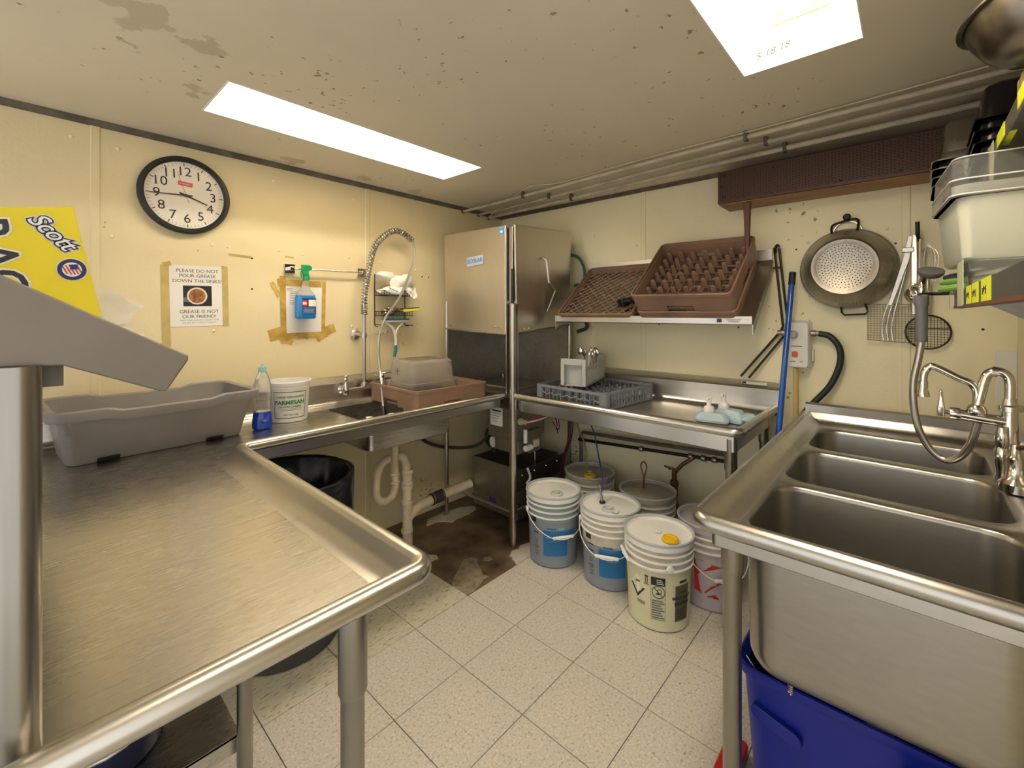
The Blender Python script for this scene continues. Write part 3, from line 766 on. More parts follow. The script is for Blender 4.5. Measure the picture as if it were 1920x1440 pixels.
for k in range(3):
    MB().tube(smooth_path([(0.10 + 0.03 * k, 0.77, 0.78), (0.13 + 0.02 * k, 0.775, 0.55), (0.20 + 0.015 * k, 0.772, 0.42), (0.25 + 0.01 * k, 0.768, 0.25)], 6), 0.004, 6).build('hose_line', PURPLE, t)
MB().tube([(0.585, 0.745, 0.66), (0.585, 0.745, 0.58)], 0.012, 10).build('white_fitting', WHITEP, t)
MB().tube([(0.53, 0.745, 0.545), (0.585, 0.745, 0.545)], 0.018, 10).build('white_fitting', WHITEP, t)
MB().tube([(0.47, 0.725, 0.50), (0.47, 0.725, 0.40)], 0.003, 6).build('tie_rod', CHROME, t)
MB().tube(smooth_path([(0.56, 0.74, 0.42), (0.54, 0.745, 0.36), (0.575, 0.745, 0.33)], 5), 0.007, 8).build('clip', WHITEP, t)
# latch, lettering
MB().tube([(0.436, 0.762, 1.715), (0.434, 0.79, 1.700), (0.420, 0.80, 1.56), (0.25, 0.785, 1.462)], 0.009, 10).build('latch_handle', STEELZ, t)
MB().tube([(0.345, 0.795, 1.515), (0.395, 0.765, 1.375)], 0.007, 8).build('latch_link', STEELZ, t)
plate('badge', LGREY, t, (0.700, 0.425, 1.700), (0, 1, 0.06), (0, -0.06, 1), 0.150, 0.058, 0.006, r=0.006)
text('ECOLAB', 0.036, (0.7063, 0.425, 1.700), (0, 1, 0.06), (0, -0.06, 1), mat('bright_blue_print', (0.03, 0.22, 0.75), 0.4, var=(8, 0.1)), t, offset=0.0012)
plate('blue_sticker', mat('sky_sticker', (0.05, 0.30, 0.70), 0.4, var=(8, 0.1)), t, (0.7003, 0.655, 1.862), (0, 1, 0), (0, 0, 1), 0.034, 0.045, 0.0006)
plate('sticker_mark', WPRINT, t, (0.7010, 0.655, 1.858), (0, 1, 0), (0, 0, 1), 0.018, 0.014, 0.0004)
MB().tube(smooth_path([(0.08, 0.70, 1.78), (0.06, 0.78, 1.75), (0.04, 0.815, 1.66), (0.04, 0.80, 1.58), (0.05, 0.74, 1.56)], 7), 0.010, 8).build('supply_hose', mat('teal_hose', (0.03, 0.12, 0.12), 0.4, var=(8, 0.2)), t)
MB().tube(smooth_path([(0.09, 0.74, 1.33), (0.06, 0.82, 1.32), (0.05, 0.84, 1.27), (0.08, 0.78, 1.24)], 7), 0.012, 8).build('drain_hose', RUBBER, t)
MB().tube(smooth_path([(0.90, 0.03, 0.62), (0.80, 0.03, 0.50), (0.66, 0.10, 0.44), (0.52, 0.26, 0.46), (0.46, 0.36, 0.60), (0.45, 0.40, 0.66)], 8), 0.011, 8).build('rubber_hose', RUBBER, t)

# ------------------------------------------------------------ slanted overshelf on a post, carton of rags
t = thing('overshelf', 'slanted grey steel overshelf on a round post rising from the dish table', 'shelf', (2.632, 1.762, 0.853))
MB().lathe([(0.030, 0.853), (0.030, 0.862), (0.0205, 0.866), (0.0205, 1.306)], 24, (2.636, 1.757, 0)).build('post', LEGM, t)
MB().lathe([(0.0205, 0.853), (0.0205, 1.284)], 20, (2.95, 0.25, 0)).build('post', STEELZ, t)
MB().box(2.93, 2.97, 1.40, 1.74, 1.32, 1.36).build('side_rail', STEELZ, t, smooth=False)
PLATEM = mat('grey_plate_steel', (0.20, 0.175, 0.15), 0.5, 0.7, var=(9, 0.12))
pl = [(2.95, 1.585), (2.95, 1.315), (2.60, 1.304), (2.511, 1.263), (2.505, 1.262), (2.482, 1.300), (2.481, 1.307), (2.486, 1.310)]
MB().prism(pl, lambda a, b: (a, 1.735, b), lambda a, b: (a, 1.762, b)).build('end_plate', PLATEM, t, smooth=False, bevel=0.002)
MB().box(2.56, 3.10, 0.20, 1.47, 1.284, 1.294).build('shelf_board', PLATEM, t, smooth=False, bevel=0.002)
MB().box(2.598, 2.625, 1.66, 1.735, 1.278, 1.303).build('bracket', GRIME, t, smooth=False)

yb = 1.45
r = Vector((-0.983, 0, 0.185)); u = Vector((0.185, 0, 0.983)); TR = Vector((2.574, yb, 1.541))
def bx(a, b):      # a = along the face from the right edge leftwards, b = down from the top
    return TR - r * a - u * b
t = thing('rag_carton', 'bright yellow cardboard carton of rags with blue and black lettering, on the overshelf', 'carton', (2.67, 1.37, 1.285))
W_, H_, Dp = 0.24, 0.200, 0.15
q = [bx(0, 0), bx(W_, 0), bx(W_, H_), bx(0, H_)]
MB().loft([[p - Vector((0, Dp, 0)) for p in q], q]).build('box', YELLOW, t, smooth=False, bevel=0.0015)
dn = -u
f = Vector((0, 0.0006, 0))
# RAGS reads downwards
for k, ch in enumerate('RAGS'):
    c_ = bx(0.1015 - 0.0015 * k, 0.032 + 0.041 * k)
    text(ch, 0.062, c_ + f, dn, r, WPRINT, t, offset=0.0035, sx=0.95)
    text(ch, 0.062, c_ + f * 2.2, dn, r, BLKPRINT, t, offset=0.0008, sx=0.95)
sd = (r * math.cos(math.radians(58)) - u * math.sin(math.radians(58)))
su = (r * math.sin(math.radians(58)) + u * math.cos(math.radians(58)))
sc_ = bx(0.033, 0.040)
for off, mm, k in ((0.0032, WPRINT, 1), (0.0022, NAVY, 2), (0.0002, WPRINT, 3.2)):
    text('Scott', 0.0325, sc_ + f * k, sd, su, mm, t, offset=off, shear=0.35, spacing=0.92)
bc = bx(0.021, 0.1025)
def disc(name, m, parent, c, rad, nrm, th=0.0005, n=28):
    return MB().lathe([(rad, 0), (rad, th)], n, c, nrm).build(name, m, parent)
disc('badge_ring', WPRINT, t, bc + f, 0.0185, (0, 1, 0)); disc('badge_ring', NAVY, t, bc + f * 2, 0.0175, (0, 1, 0)); disc('badge_center', WPRINT, t, bc + f * 3, 0.0118, (0, 1, 0))
for k in range(-2, 3):
    hh = 0.0105 * math.sqrt(max(0.05, 1 - (k * 0.0042 / 0.0118) ** 2))
    plate('badge_stripe', REDPRINT, t, bc + f * 4 + r * k * 0.0042, r, u + r * -0.25, 0.0019, hh * 1.7, 0.0004)
plate('badge_canton', NAVY, t, bc + f * 5 + r * 0.003 + u * 0.004, r, u, 0.010, 0.008, 0.0004)

def sheet(name, pts, m, parent=None, thick=0.002, nu=14, nv=10, wave=0.004, seed=1):
    """crumpled quad sheet from four corners (3D)"""
    rnd = random.Random(seed); a, b, c, d = [Vector(p) for p in pts]
    ph = [rnd.uniform(0, 6) for _ in range(6)]
    nrm = (b - a).cross(d - a).normalized()
    g = []
    for j in range(nv + 1):
        for i in range(nu + 1):
            s_, q_ = i / nu, j / nv
            p = (a * (1 - s_) + b * s_) * (1 - q_) + (d * (1 - s_) + c * s_) * q_
            w = math.sin(s_ * 7 + ph[0] + q_ * 3) + 0.7 * math.sin(q_ * 9 + ph[1] - s_ * 5) + 0.5 * math.sin((s_ + q_) * 13 + ph[2])
            e = math.sin(s_ * 11 + ph[3]) * 0.6 * (q_ > 0.95 or q_ < 0.05) + math.sin(q_ * 10 + ph[4]) * 0.6 * (s_ > 0.95 or s_ < 0.05)
            g.append(p + nrm * w * wave + (p - (a + c) / 2).normalized() * e * wave)
    n1 = nu + 1; vs = g + [p - nrm * thick for p in g]; o = len(g); fs = []
    for j in range(nv):
        for i in range(nu):
            k = j * n1 + i
            fs.append((k, k + 1, k + n1 + 1, k + n1)); fs.append((o + k, o + k + n1, o + k + n1 + 1, o + k + 1))
    for i in range(nu):
        fs.append((i, o + i, o + i + 1, i + 1)); k = nv * n1 + i; fs.append((k, k + 1, o + k + 1, o + k))
    for j in range(nv):
        k = j * n1; fs.append((k, k + n1, o + k + n1, o + k)); k += nu; fs.append((k, o + k, o + k + n1, k + n1))
    return MB().add(vs, fs).build(name, m, parent, angle=80)
t = thing('rag', 'loose white rag spilling out beside the yellow carton', 'rag', (2.53, 1.34, 1.285))
sheet('cloth_fold', [(2.590, 1.38, 1.432), (2.468, 1.35, 1.382), (2.505, 1.38, 1.340), (2.585, 1.40, 1.34)], CLOTH, t, wave=0.003, seed=4)
sheet('cloth_fold', [(2.590, 1.40, 1.37), (2.500, 1.37, 1.345), (2.475, 1.40, 1.310), (2.56, 1.42, 1.32)], CLOTH, t, wave=0.005, seed=9)
sheet('cloth_fold', [(2.62, 1.32, 1.40), (2.53, 1.28, 1.38), (2.53, 1.30, 1.31), (2.62, 1.34, 1.30)], CLOTH, t, wave=0.005, seed=12)

# ------------------------------------------------------------ wall clock
CC = Vector((2.130, 0, 1.904)); CR = 0.174
t = thing('wall_clock', 'round white wall clock with black rim and black numerals', 'clock', tuple(CC))
MB().lathe([(CR - 0.004, 0.0), (CR, 0.012), (CR, 0.030), (CR - 0.006, 0.038), (CR - 0.016, 0.040), (CR - 0.023, 0.034), (CR - 0.024, 0.020)], 56, tuple(CC), (0, 1, 0)).build('rim', BLACKP, t)
disc('face', mat('clock_face', (0.78, 0.74, 0.68), 0.45, var=(4, 0.05), coat=0.3), t, CC + Vector((0, 0.0205, 0)), CR - 0.022, (0, 1, 0), 0.001, 48)
rot = math.radians(-3)
def cpos(ang, rad, y=0.0225):
    a = ang + rot
    return CC + Vector((-math.sin(a) * rad, y, math.cos(a) * rad))
for hnum in range(1, 13):
    a = 2 * PI * hnum / 12
    text(str(hnum), 0.057, cpos(a, 0.106), (-math.cos(rot), 0, -math.sin(rot)), (-math.sin(rot), 0, math.cos(rot)), INK, t, name='numeral')
    c_ = cpos(a, 0.138); up_ = Vector((-math.sin(a + rot), 0, math.cos(a + rot)))
    plate('hour_mark', INK, t, c_, Vector((0, 1, 0)).cross(up_) * -1, up_, 0.0035, 0.014, 0.0004)
mk = MB()
for k in range(60):
    if k % 5 == 0: continue
    a = 2 * PI * k / 60 + rot; d_ = Vector((-math.sin(a), 0, math.cos(a))); s_ = Vector((d_.z, 0, -d_.x)) * 0.0007
    p0, p1 = CC + d_ * 0.133 + Vector((0, 0.0218, 0)), CC + d_ * 0.143 + Vector((0, 0.0218, 0)); e = Vector((0, 0.0004, 0))
    mk.loft([[p0 - s_, p0 + s_, p1 + s_, p1 - s_], [p0 - s_ + e, p0 + s_ + e, p1 + s_ + e, p1 - s_ + e]])
stuff(mk.build('minute_marks', GREYPRINT, t))
plate('red_logo_panel', mat('soft_red_print', (0.62, 0.10, 0.09), 0.5, var=(8, 0.1)), t, CC + Vector((0.002, 0.0222, 0.052)), (-1, 0, -0.06), (-0.06, 0, 1), 0.055, 0.019, 0.0004)
plate('logo_text_line', mat('soft_pink_print', (0.75, 0.30, 0.28), 0.5, var=(8, 0.1)), t, CC + Vector((0.002, 0.0227, 0.052)), (-1, 0, -0.06), (-0.06, 0, 1), 0.040, 0.006, 0.0003)
def hand(name, ang, l0, l1, w, m, y):
    d_ = Vector((-math.sin(ang), 0, math.cos(ang))); s_ = Vector((d_.z, 0, -d_.x)) * w / 2; c_ = CC + Vector((0, y, 0)); e = Vector((0, 0.0008, 0))
    ring = [c_ - d_ * l0 - s_, c_ - d_ * l0 + s_, c_ + d_ * l1 + s_ * 0.5, c_ + d_ * l1 - s_ * 0.5]
    MB().loft([ring, [p + e for p in ring]]).build(name, m, t)
hand('hour_hand', math.radians(110), 0.025, 0.088, 0.008, INK, 0.024)
hand('minute_hand', math.radians(266), 0.025, 0.132, 0.006, INK, 0.026)
hand('second_hand', math.radians(-18), 0.035, 0.105, 0.002, mat('faded_red_print', (0.45, 0.06, 0.06), 0.5, var=(8, 0.1)), 0.028)
MB().lathe([(0.007, 0.022), (0.006, 0.030)], 16, tuple(CC), (0, 1, 0)).build('hub', INK, t)

# ------------------------------------------------------------ notices on the left wall
RX, UZ = Vector((-1, 0, 0)), Vector((0, 0, 1))
t = thing('grease_notice', 'taped white notice about grease with a round photo of a bowl, below the clock', 'notice', (2.078, 0, 1.445))
rr_ = Vector((-1, 0, 0.02)); uu_ = Vector((0.02, 0, 1))
plate('paper', PAPER, t, (2.078, 0.001, 1.447), rr_, uu_, 0.222, 0.282, 0.0006)
for (x, z, w, h) in ((2.200, 1.400, 0.030, 0.37), (1.968, 1.447, 0.026, 0.285)):
    plate('tape_strip', TAPE2, t, (x, 0.0018, z), rr_, uu_, w, h, 0.0004)
plate('tape_strip', TAPE, t, (2.196, 0.0024, 1.588), (-1, 0, 0.3), (0.3, 0, 1), 0.030, 0.02, 0.0004)
plate('tape_strip', TAPE, t, (1.972, 0.0024, 1.588), (-1, 0, -0.1), (-0.1, 0, 1), 0.024, 0.014, 0.0004)
def line(s, z, size, dx=0.0, sx=1.04):
    text(s, size, Vector((2.080 - dx, 0.0017, z)), rr_, uu_, GREYPRINT if size < 0.015 else INK, t, sx=sx, ext=0.0002)
line('PLEASE DO NOT', 1.563, 0.0215); line('POUR GREASE', 1.540, 0.0215); line('DOWN THE SINKS!', 1.516, 0.0215)
line('GREASE IS NOT', 1.374, 0.0215, 0.008); line('OUR FRIEND!', 1.351, 0.0215, 0.008)
line('EVERYTHING ELSE GETS CAUGHT UP IN', 1.334, 0.0085, 0.008, 1.0); line('THE PIPE, SO IT SLOWLY CLOGS IT!', 1.322, 0.0085, 0.008, 1.0)
pc = Vector((2.080, 0.0016, 1.447))
plate('photo', mat('dark_photo_print', (0.02, 0.03, 0.03), 0.5, var=(30, 0.5)), t, pc, rr_, uu_, 0.112, 0.096, 0.0003)
plate('photo_patch', mat('blue_grey_print', (0.15, 0.17, 0.28), 0.5, var=(30, 0.3)), t, pc + Vector((0.043, 0.0003, -0.018)), rr_, uu_, 0.026, 0.022, 0.0002)
disc('photo_bowl', mat('cream_print', (0.80, 0.68, 0.55), 0.5, var=(30, 0.1)), t, pc + Vector((0.002, 0.0005, 0)), 0.040, (0, 1, 0), 0.0003)
disc('photo_grease', mat('brown_grease_print', (0.48, 0.20, 0.07), 0.5, var=(60, 0.8), col2=(0.10, 0.04, 0.02)), t, pc + Vector((0.002, 0.0008, 0)), 0.033, (0, 1, 0), 0.0003)

t = thing('typed_notice', 'typed white page framed with peeling yellow tape, behind the spray bottle', 'notice', (1.59, 0, 1.39))
plate('paper', PAPER, t, (1.592, 0.001, 1.388), RX, UZ, 0.215, 0.285, 0.0006)
for (x, z, w, h, a) in ((1.700, 1.385, 0.030, 0.36, 0.02), (1.483, 1.395, 0.022, 0.31, -0.02), (1.600, 1.530, 0.21, 0.034, 0.0), (1.590, 1.245, 0.26, 0.034, 0.02), (1.738, 1.492, 0.022, 0.085, 0.5), (1.735, 1.258, 0.075, 0.060, 0.3), (1.452, 1.272, 0.075, 0.050, 0.35), (1.690, 1.225, 0.085, 0.026, -0.45), (1.500, 1.232, 0.05, 0.03, 0.6), (1.720, 1.530, 0.02, 0.04, 0.1)):
    plate('tape_strip', TAPE, t, (x, 0.0018 + random.uniform(0, 0.0008), z), (-math.cos(a), 0, math.sin(a)), (math.sin(a), 0, math.cos(a)), w, h, 0.0004)
for k in range(10):
    w = random.uniform(0.05, 0.085) if k > 1 else 0.03
    plate('print_line', GREYPRINT, t, (1.682 - w / 2 - (0.015 if k > 1 else 0), 0.0017, 1.500 - 0.0092 * k), RX, UZ, w, 0.0026, 0.0002)
plate('tape_scrap', TAPE2, wl, (1.905, 0.001, 1.652), (-1, 0, -0.05), (-0.05, 0, 1), 0.10, 0.012, 0.0004)
plate('tape_scrap', TAPE2, wl, (1.668, 0.001, 1.668), (-1, 0, -0.05), (-0.05, 0, 1), 0.045, 0.010, 0.0004)

# towel bar and spray bottle hanging from it
t = thing('towel_bar', 'thin steel towel bar with two square brackets on the left wall', 'towel bar', (1.45, 0, 1.605))
for x, z in ((1.672, 1.605), (1.255, 1.612)):
    plate('bracket', CHROME, t, (x, 0.0, z), RX, UZ, 0.052, 0.048, 0.016, bevel=0.004)
    MB().box(x - 0.012, x + 0.012, 0.016, 0.048, z - 0.010, z + 0.010).build('bar_mount', CHROME, t, smooth=False, bevel=0.003)
MB().tube([(1.676, 0.040, 1.605), (1.25, 0.040, 1.612)], 0.0045, 10).build('bar', STEEL, t)
t = thing('spray_bottle', 'clear spray bottle of blue cleaner with green trigger, hanging on the towel bar', 'spray bottle', (1.605, 0.055, 1.335))
SB = (1.605, 0.052)
def ell(cx, cy, z, rx, ry, n=24, p=2.6):
    out = []
    for k in range(n):
        a = 2 * PI * k / n; c_, s_ = math.cos(a), math.sin(a)
        out.append((cx + rx * math.copysign(abs(c_) ** (2 / p), c_), cy + ry * math.copysign(abs(s_) ** (2 / p), s_), z))
    return out
MB().loft([ell(SB[0], SB[1], 1.338, 0.048, 0.026), ell(SB[0], SB[1], 1.345, 0.054, 0.030), ell(SB[0], SB[1], 1.44, 0.054, 0.030), ell(SB[0], SB[1], 1.462, 0.050, 0.029)]).build('liquid', SKYLIQ, t)
MB().loft([ell(SB[0], SB[1], 1.4622, 0.050, 0.029), ell(SB[0], SB[1], 1.485, 0.034, 0.024), ell(SB[0], SB[1], 1.505, 0.019, 0.017), ell(SB[0] - 0.004, SB[1], 1.553, 0.013, 0.013)]).build('neck', FROST, t)
MB().lathe([(0.016, 1.545), (0.0165, 1.575), (0.012, 1.58)], 18, (SB[0] - 0.004, SB[1], 0)).build('collar', GREENP, t)
MB().prism([(0.016, 1.572), (0.022, 1.60), (0.024, 1.628), (-0.016, 1.628), (-0.030, 1.618), (-0.030, 1.600), (-0.012, 1.596), (-0.012, 1.572)], lambda a, b: (SB[0] + a, SB[1] - 0.003, b), lambda a, b: (SB[0] + a, SB[1] + 0.017, b)).build('trigger_head', GREENP, t, smooth=False, bevel=0.004)
MB().tube(smooth_path([(SB[0] + 0.016, SB[1] + 0.006, 1.605), (SB[0] + 0.026, SB[1] + 0.006, 1.585), (SB[0] + 0.022, SB[1] + 0.006, 1.56)], 4), 0.004, 8).build('trigger', GREENP, t)
def epatch(name, m, z0, z1, a0, a1, e=0.0008):
    n = 8; rings = []
    for zz, k in ((z0, 0), (z1, 0), (z1, e), (z0, e), (z0, 0)):
        ring = []
        for i in range(n + 1):
            a = a0 + (a1 - a0) * i / n; c_, s_ = math.cos(a), math.sin(a)
            ring.append((SB[0] + (0.0545 + k) * math.copysign(abs(c_) ** (2 / 2.6), c_), SB[1] + (0.0305 + k) * math.copysign(abs(s_) ** (2 / 2.6), s_), zz))
        rings.append(ring)
    MB().loft(rings, False, False, closed=False).build(name, m, t)
epatch('label', NAVY, 1.362, 1.448, 1.15, 2.65)
epatch('label_red_panel', REDPRINT, 1.405, 1.436, 1.15, 1.55, 0.0014)
epatch('label_white_panel', WPRINT, 1.404, 1.440, 1.60, 2.50, 0.0014)
epatch('label_cream_panel', mat('cream_label', (0.8, 0.68, 0.4), 0.5, var=(8, 0.05)), 1.413, 1.427, 1.18, 1.50, 0.002)
for k in range(5):
    epatch('label_line', PALEBLUE, 1.368 + 0.0065 * k, 1.3705 + 0.0065 * k, 1.2 + 0.05 * (k % 2), 2.3 - 0.1 * (k % 3), 0.0014)

# ------------------------------------------------------------ pre-rinse faucet over the dish table sink
t = thing('pre_rinse_faucet', 'tall chrome pre-rinse faucet with coiled spring arm on the dish table splash', 'faucet', (1.29, 0.05, 0.92))
MB().tube([(1.40, 0.100, 0.930), (1.16, 0.100, 0.930)], 0.011, 12).build('faucet_body', CHROME, t)
for x in (1.40, 1.165):
    MB().lathe([(0.026, 0.050), (0.026, 0.058), (0.014, 0.066), (0.014, 0.10)], 18, (x, 0.0, 0.930), (0, 1, 0)).build('wall_flange', CHROME, t)
    v = MB(); v.lathe([(0.014, 0.905), (0.018, 0.915), (0.020, 0.945), (0.013, 0.965), (0.010, 0.985), (0.012, 0.99), (0.009, 1.0)], 16, (x, 0.100, 0))
    v.build('valve', CHROME, t)
MB().sphere((1.40, 0.100, 1.006), 0.011, 12).build('valve_knob', CHROME, t)
MB().tube([(1.175, 0.098, 1.003), (1.16, 0.105, 1.006), (1.105, 0.125, 1.012)], [0.006, 0.007, 0.004], 10).build('lever_handle', CHROME, t)
RXp = 1.286
MB().lathe([(0.018, 0.935), (0.020, 0.945), (0.016, 0.96), (0.0095, 0.965), (0.0095, 1.42)], 16, (RXp, 0.100, 0)).build('riser_pipe', STEELZ, t)
arc = smooth_path([(1.286, 0.1, 1.36), (1.286, 0.1, 1.453), (1.270, 0.1, 1.56), (1.227, 0.1, 1.741), (1.173, 0.1, 1.821), (1.088, 0.1, 1.878), (1.014, 0.1, 1.871), (0.95, 0.1, 1.835)], 24)
hose = arc + smooth_path([(0.95, 0.1, 1.835), (0.933, 0.105, 1.76), (0.962, 0.115, 1.666), (1.061, 0.13, 1.475), (1.175, 0.135, 1.327), (1.215, 0.14, 1.199), (1.222, 0.16, 1.05), (1.255, 0.24, 0.93), (1.285, 0.31, 0.78)], 8)[1:]
MB().tube(hose, 0.0075, 10).build('hose', STEELZ, t)
SPRINGM = mat('spring_steel', (0.46, 0.44, 0.40), 0.25, 1.0, var=(9, 0.2))
# coil: tight at the foot, open above
pts = []; L = [0]
for a, b in zip(arc, arc[1:]): L.append(L[-1] + (b - a).length)
tot = L[-1]
def at_len(s):
    for i in range(len(L) - 1):
        if L[i + 1] >= s:
            k = (s - L[i]) / max(1e-9, L[i + 1] - L[i]); return arc[i].lerp(arc[i + 1], k), (arc[i + 1] - arc[i]).normalized()
    return arc[-1], (arc[-1] - arc[-2]).normalized()
s_ = 0.0; ph = 0.0; yv = Vector((0, 1, 0))
while s_ < tot:
    p, tg = at_len(s_); nrm = tg.cross(yv).normalized()
    pts.append(p + (nrm * math.cos(ph) + yv * math.sin(ph)) * 0.0165)
    pitch = 0.0085 if s_ < 0.055 else 0.0175
    ph += 2 * PI / 12; s_ += pitch / 12
MB().tube(pts, 0.0034, 6).build('spring', SPRINGM, t)
MB().lathe([(0.030, 0), (0.030, 0.006), (0.020, 0.014), (0.009, 0.016), (0.009, 0.10)], 20, (1.292, 0.006, 1.24), (0, 1, 0)).build('wall_bracket', STEEL, t)
MB().lathe([(0.017, -0.015), (0.017, 0.015)], 14, (1.288, 0.10, 1.24)).build('bracket_clamp', STEEL, t)
MB().tube(smooth_path([(1.288, 0.105, 1.243), (1.24, 0.125, 1.243), (1.185, 0.150, 1.248), (1.175, 0.165, 1.27)], 6), 0.004, 8).build('hose_hook', CHROME, t)
MB().lathe([(0.012, -0.02), (0.015, 0.02), (0.010, 0.05)], 12, (1.284, 0.305, 0.80), (-0.3, -0.6, 1)).build('spray_head', BLACKP, t)

# ------------------------------------------------------------ wire caddy with its contents
t = thing('wire_caddy', 'small black wire shower caddy with two baskets hanging on the left wall', 'caddy', (1.05, 0.0, 1.29))
x0c, x1c = 0.945, 1.165
for x in (x0c, x1c):
    MB().tube(smooth_path([(x, 0.012, 1.61), (x, 0.010, 1.50), (x, 0.012, 1.36), (x, 0.012, 1.295), (x, 0.05, 1.285)], 5), 0.003, 6).build('side_wire', BLACKM, t)
for z in (1.478, 1.352):
    for dz in (0.0, 0.028):
        MB().tube([(x0c, 0.012, z + dz), (x1c, 0.012, z + dz), (x1c, 0.105, z + dz), (x0c, 0.105, z + dz)], 0.0025, 6, closed=True).build('basket_hoop', BLACKM, t)
    for k in range(12):
        x = x0c + (x1c - x0c) * (k + 0.5) / 12
        MB().tube([(x, 0.012, z + 0.028), (x, 0.013, z), (x, 0.104, z), (x, 0.105, z + 0.028)], 0.0018, 5).build('basket_wire', BLACKM, t)
MB().tube([(x0c - 0.03, 0.06, 1.288), (x0c + 0.02, 0.05, 1.292)], 0.003, 6).build('hook', BLACKM, t)
MB().tube([(x1c + 0.02, 0.05, 1.30), (x1c - 0.02, 0.05, 1.295)], 0.003, 6).build('hook', BLACKM, t)
t = thing('dish_cloth', 'crumpled white dish cloths heaped on the top of the wire caddy', 'cloth', (1.05, 0.06, 1.48))
def blob(name, c, rad, sc, m, parent, seed, amp=0.25, n=22):
    rnd = random.Random(seed); ph = [rnd.uniform(0, 6.28) for _ in range(8)]
    mm = n // 2; rings = []
    for k in range(mm + 1):
        th = PI * k / mm; ring = []
        for i in range(n):
            a = 2 * PI * i / n
            w = 1 + amp * (math.sin(3 * a + ph[0] + 2 * th) * 0.5 + math.sin(5 * a + ph[1] - 3 * th) * 0.35 + math.sin(4 * th + ph[2] + a) * 0.35 + 0.3 * math.sin(8 * a + ph[3] + 5 * th)) * math.sin(th)
            st = max(1e-3, math.sin(th)) * w
            ring.append((c[0] + rad * sc[0] * st * math.cos(a), c[1] + rad * sc[1] * st * math.sin(a), c[2] - rad * sc[2] * math.cos(th) * w))
        rings.append(ring)
    return MB().loft(rings).build(name, m, parent, angle=70)
blob('cloth_fold', (1.06, 0.070, 1.505), 0.055, (2.0, 0.85, 0.55), CLOTH, t, 3)
blob('cloth_fold', (1.035, 0.066, 1.555), 0.05, (1.15, 0.75, 1.05), CLOTH, t, 5, 0.3)
blob('cloth_fold', (1.125, 0.060, 1.600), 0.042, (1.5, 0.6, 0.65), CLOTH, t, 8, 0.3)
blob('cloth_fold', (0.975, 0.070, 1.565), 0.045, (0.9, 0.7, 1.15), CLOTH, t, 11, 0.3)
sheet('cloth_fold', [(1.02, 0.11, 1.53), (0.93, 0.11, 1.53), (0.925, 0.118, 1.455), (0.975, 0.118, 1.47)], CLOTH, t, wave=0.004, seed=3)
plate('blue_stripe', BLUEPRINT, t, (1.10, 0.118, 1.512), (-1, 0, -0.35), (-0.35, 0, 1), 0.07, 0.004, 0.002)
blob('steel_scourer', (1.085, 0.062, 1.382), 0.034, (1.25, 1.0, 0.72), WOOL, None, 21, 0.5, 30)
tag(D.objects['steel_scourer'], 'curly stainless scouring pad in the lower caddy basket', 'scourer')
t = thing('sponge', 'yellow sponge with a dark green scouring face, sticking out of the caddy', 'sponge', (0.965, 0.085, 1.375))
R3 = Matrix.Translation((0.960, 0.09, 1.392)) @ Matrix.Rotation(-0.25, 4, 'Z') @ Matrix.Rotation(0.10, 4, 'Y')
for nm, z0, z1, mm in (('foam', -0.012, 0.004, SPONGE), ('scouring_face', 0.0042, 0.012, SCOUR)):
    MB().loft([[R3 @ Vector(p) for p in rrect(0.11, 0.07, 0.008, z)] for z in (z0, z1)]).build(nm, mm, t, bevel=0.002)
t = thing('dish_brush', 'white dish brush with a teal grip hanging below the wire caddy', 'brush', (1.05, 0.06, 1.09))
MB().loft([[(1.045 + a, 0.060 + b, z) for a, b, _ in rrect(0.20, 0.030, 0.012)] for z in (1.312, 1.322)]).build('head', WHITEP, t, bevel=0.002)
MB().loft([[(1.045 + a, 0.060 + b, z) for a, b, _ in rrect(0.19, 0.026, 0.010)] for z in (1.3222, 1.334)]).build('bristles', TEAL, t)
MB().tube(smooth_path([(1.12, 0.060, 1.312), (1.07, 0.062, 1.275), (1.052, 0.064, 1.225), (1.048, 0.065, 1.165)], 6), 0.008, 10).build('handle', WHITEP, t)
MB().tube(smooth_path([(0.985, 0.060, 1.312), (1.03, 0.062, 1.275), (1.050, 0.064, 1.235)], 6), 0.006, 10).build('handle_strut', WHITEP, t)
MB().tube([(1.048, 0.065, 1.166), (1.052, 0.066, 1.13), (1.062, 0.066, 1.092)], [0.008, 0.0105, 0.008], 12).build('grip', TEAL, t)

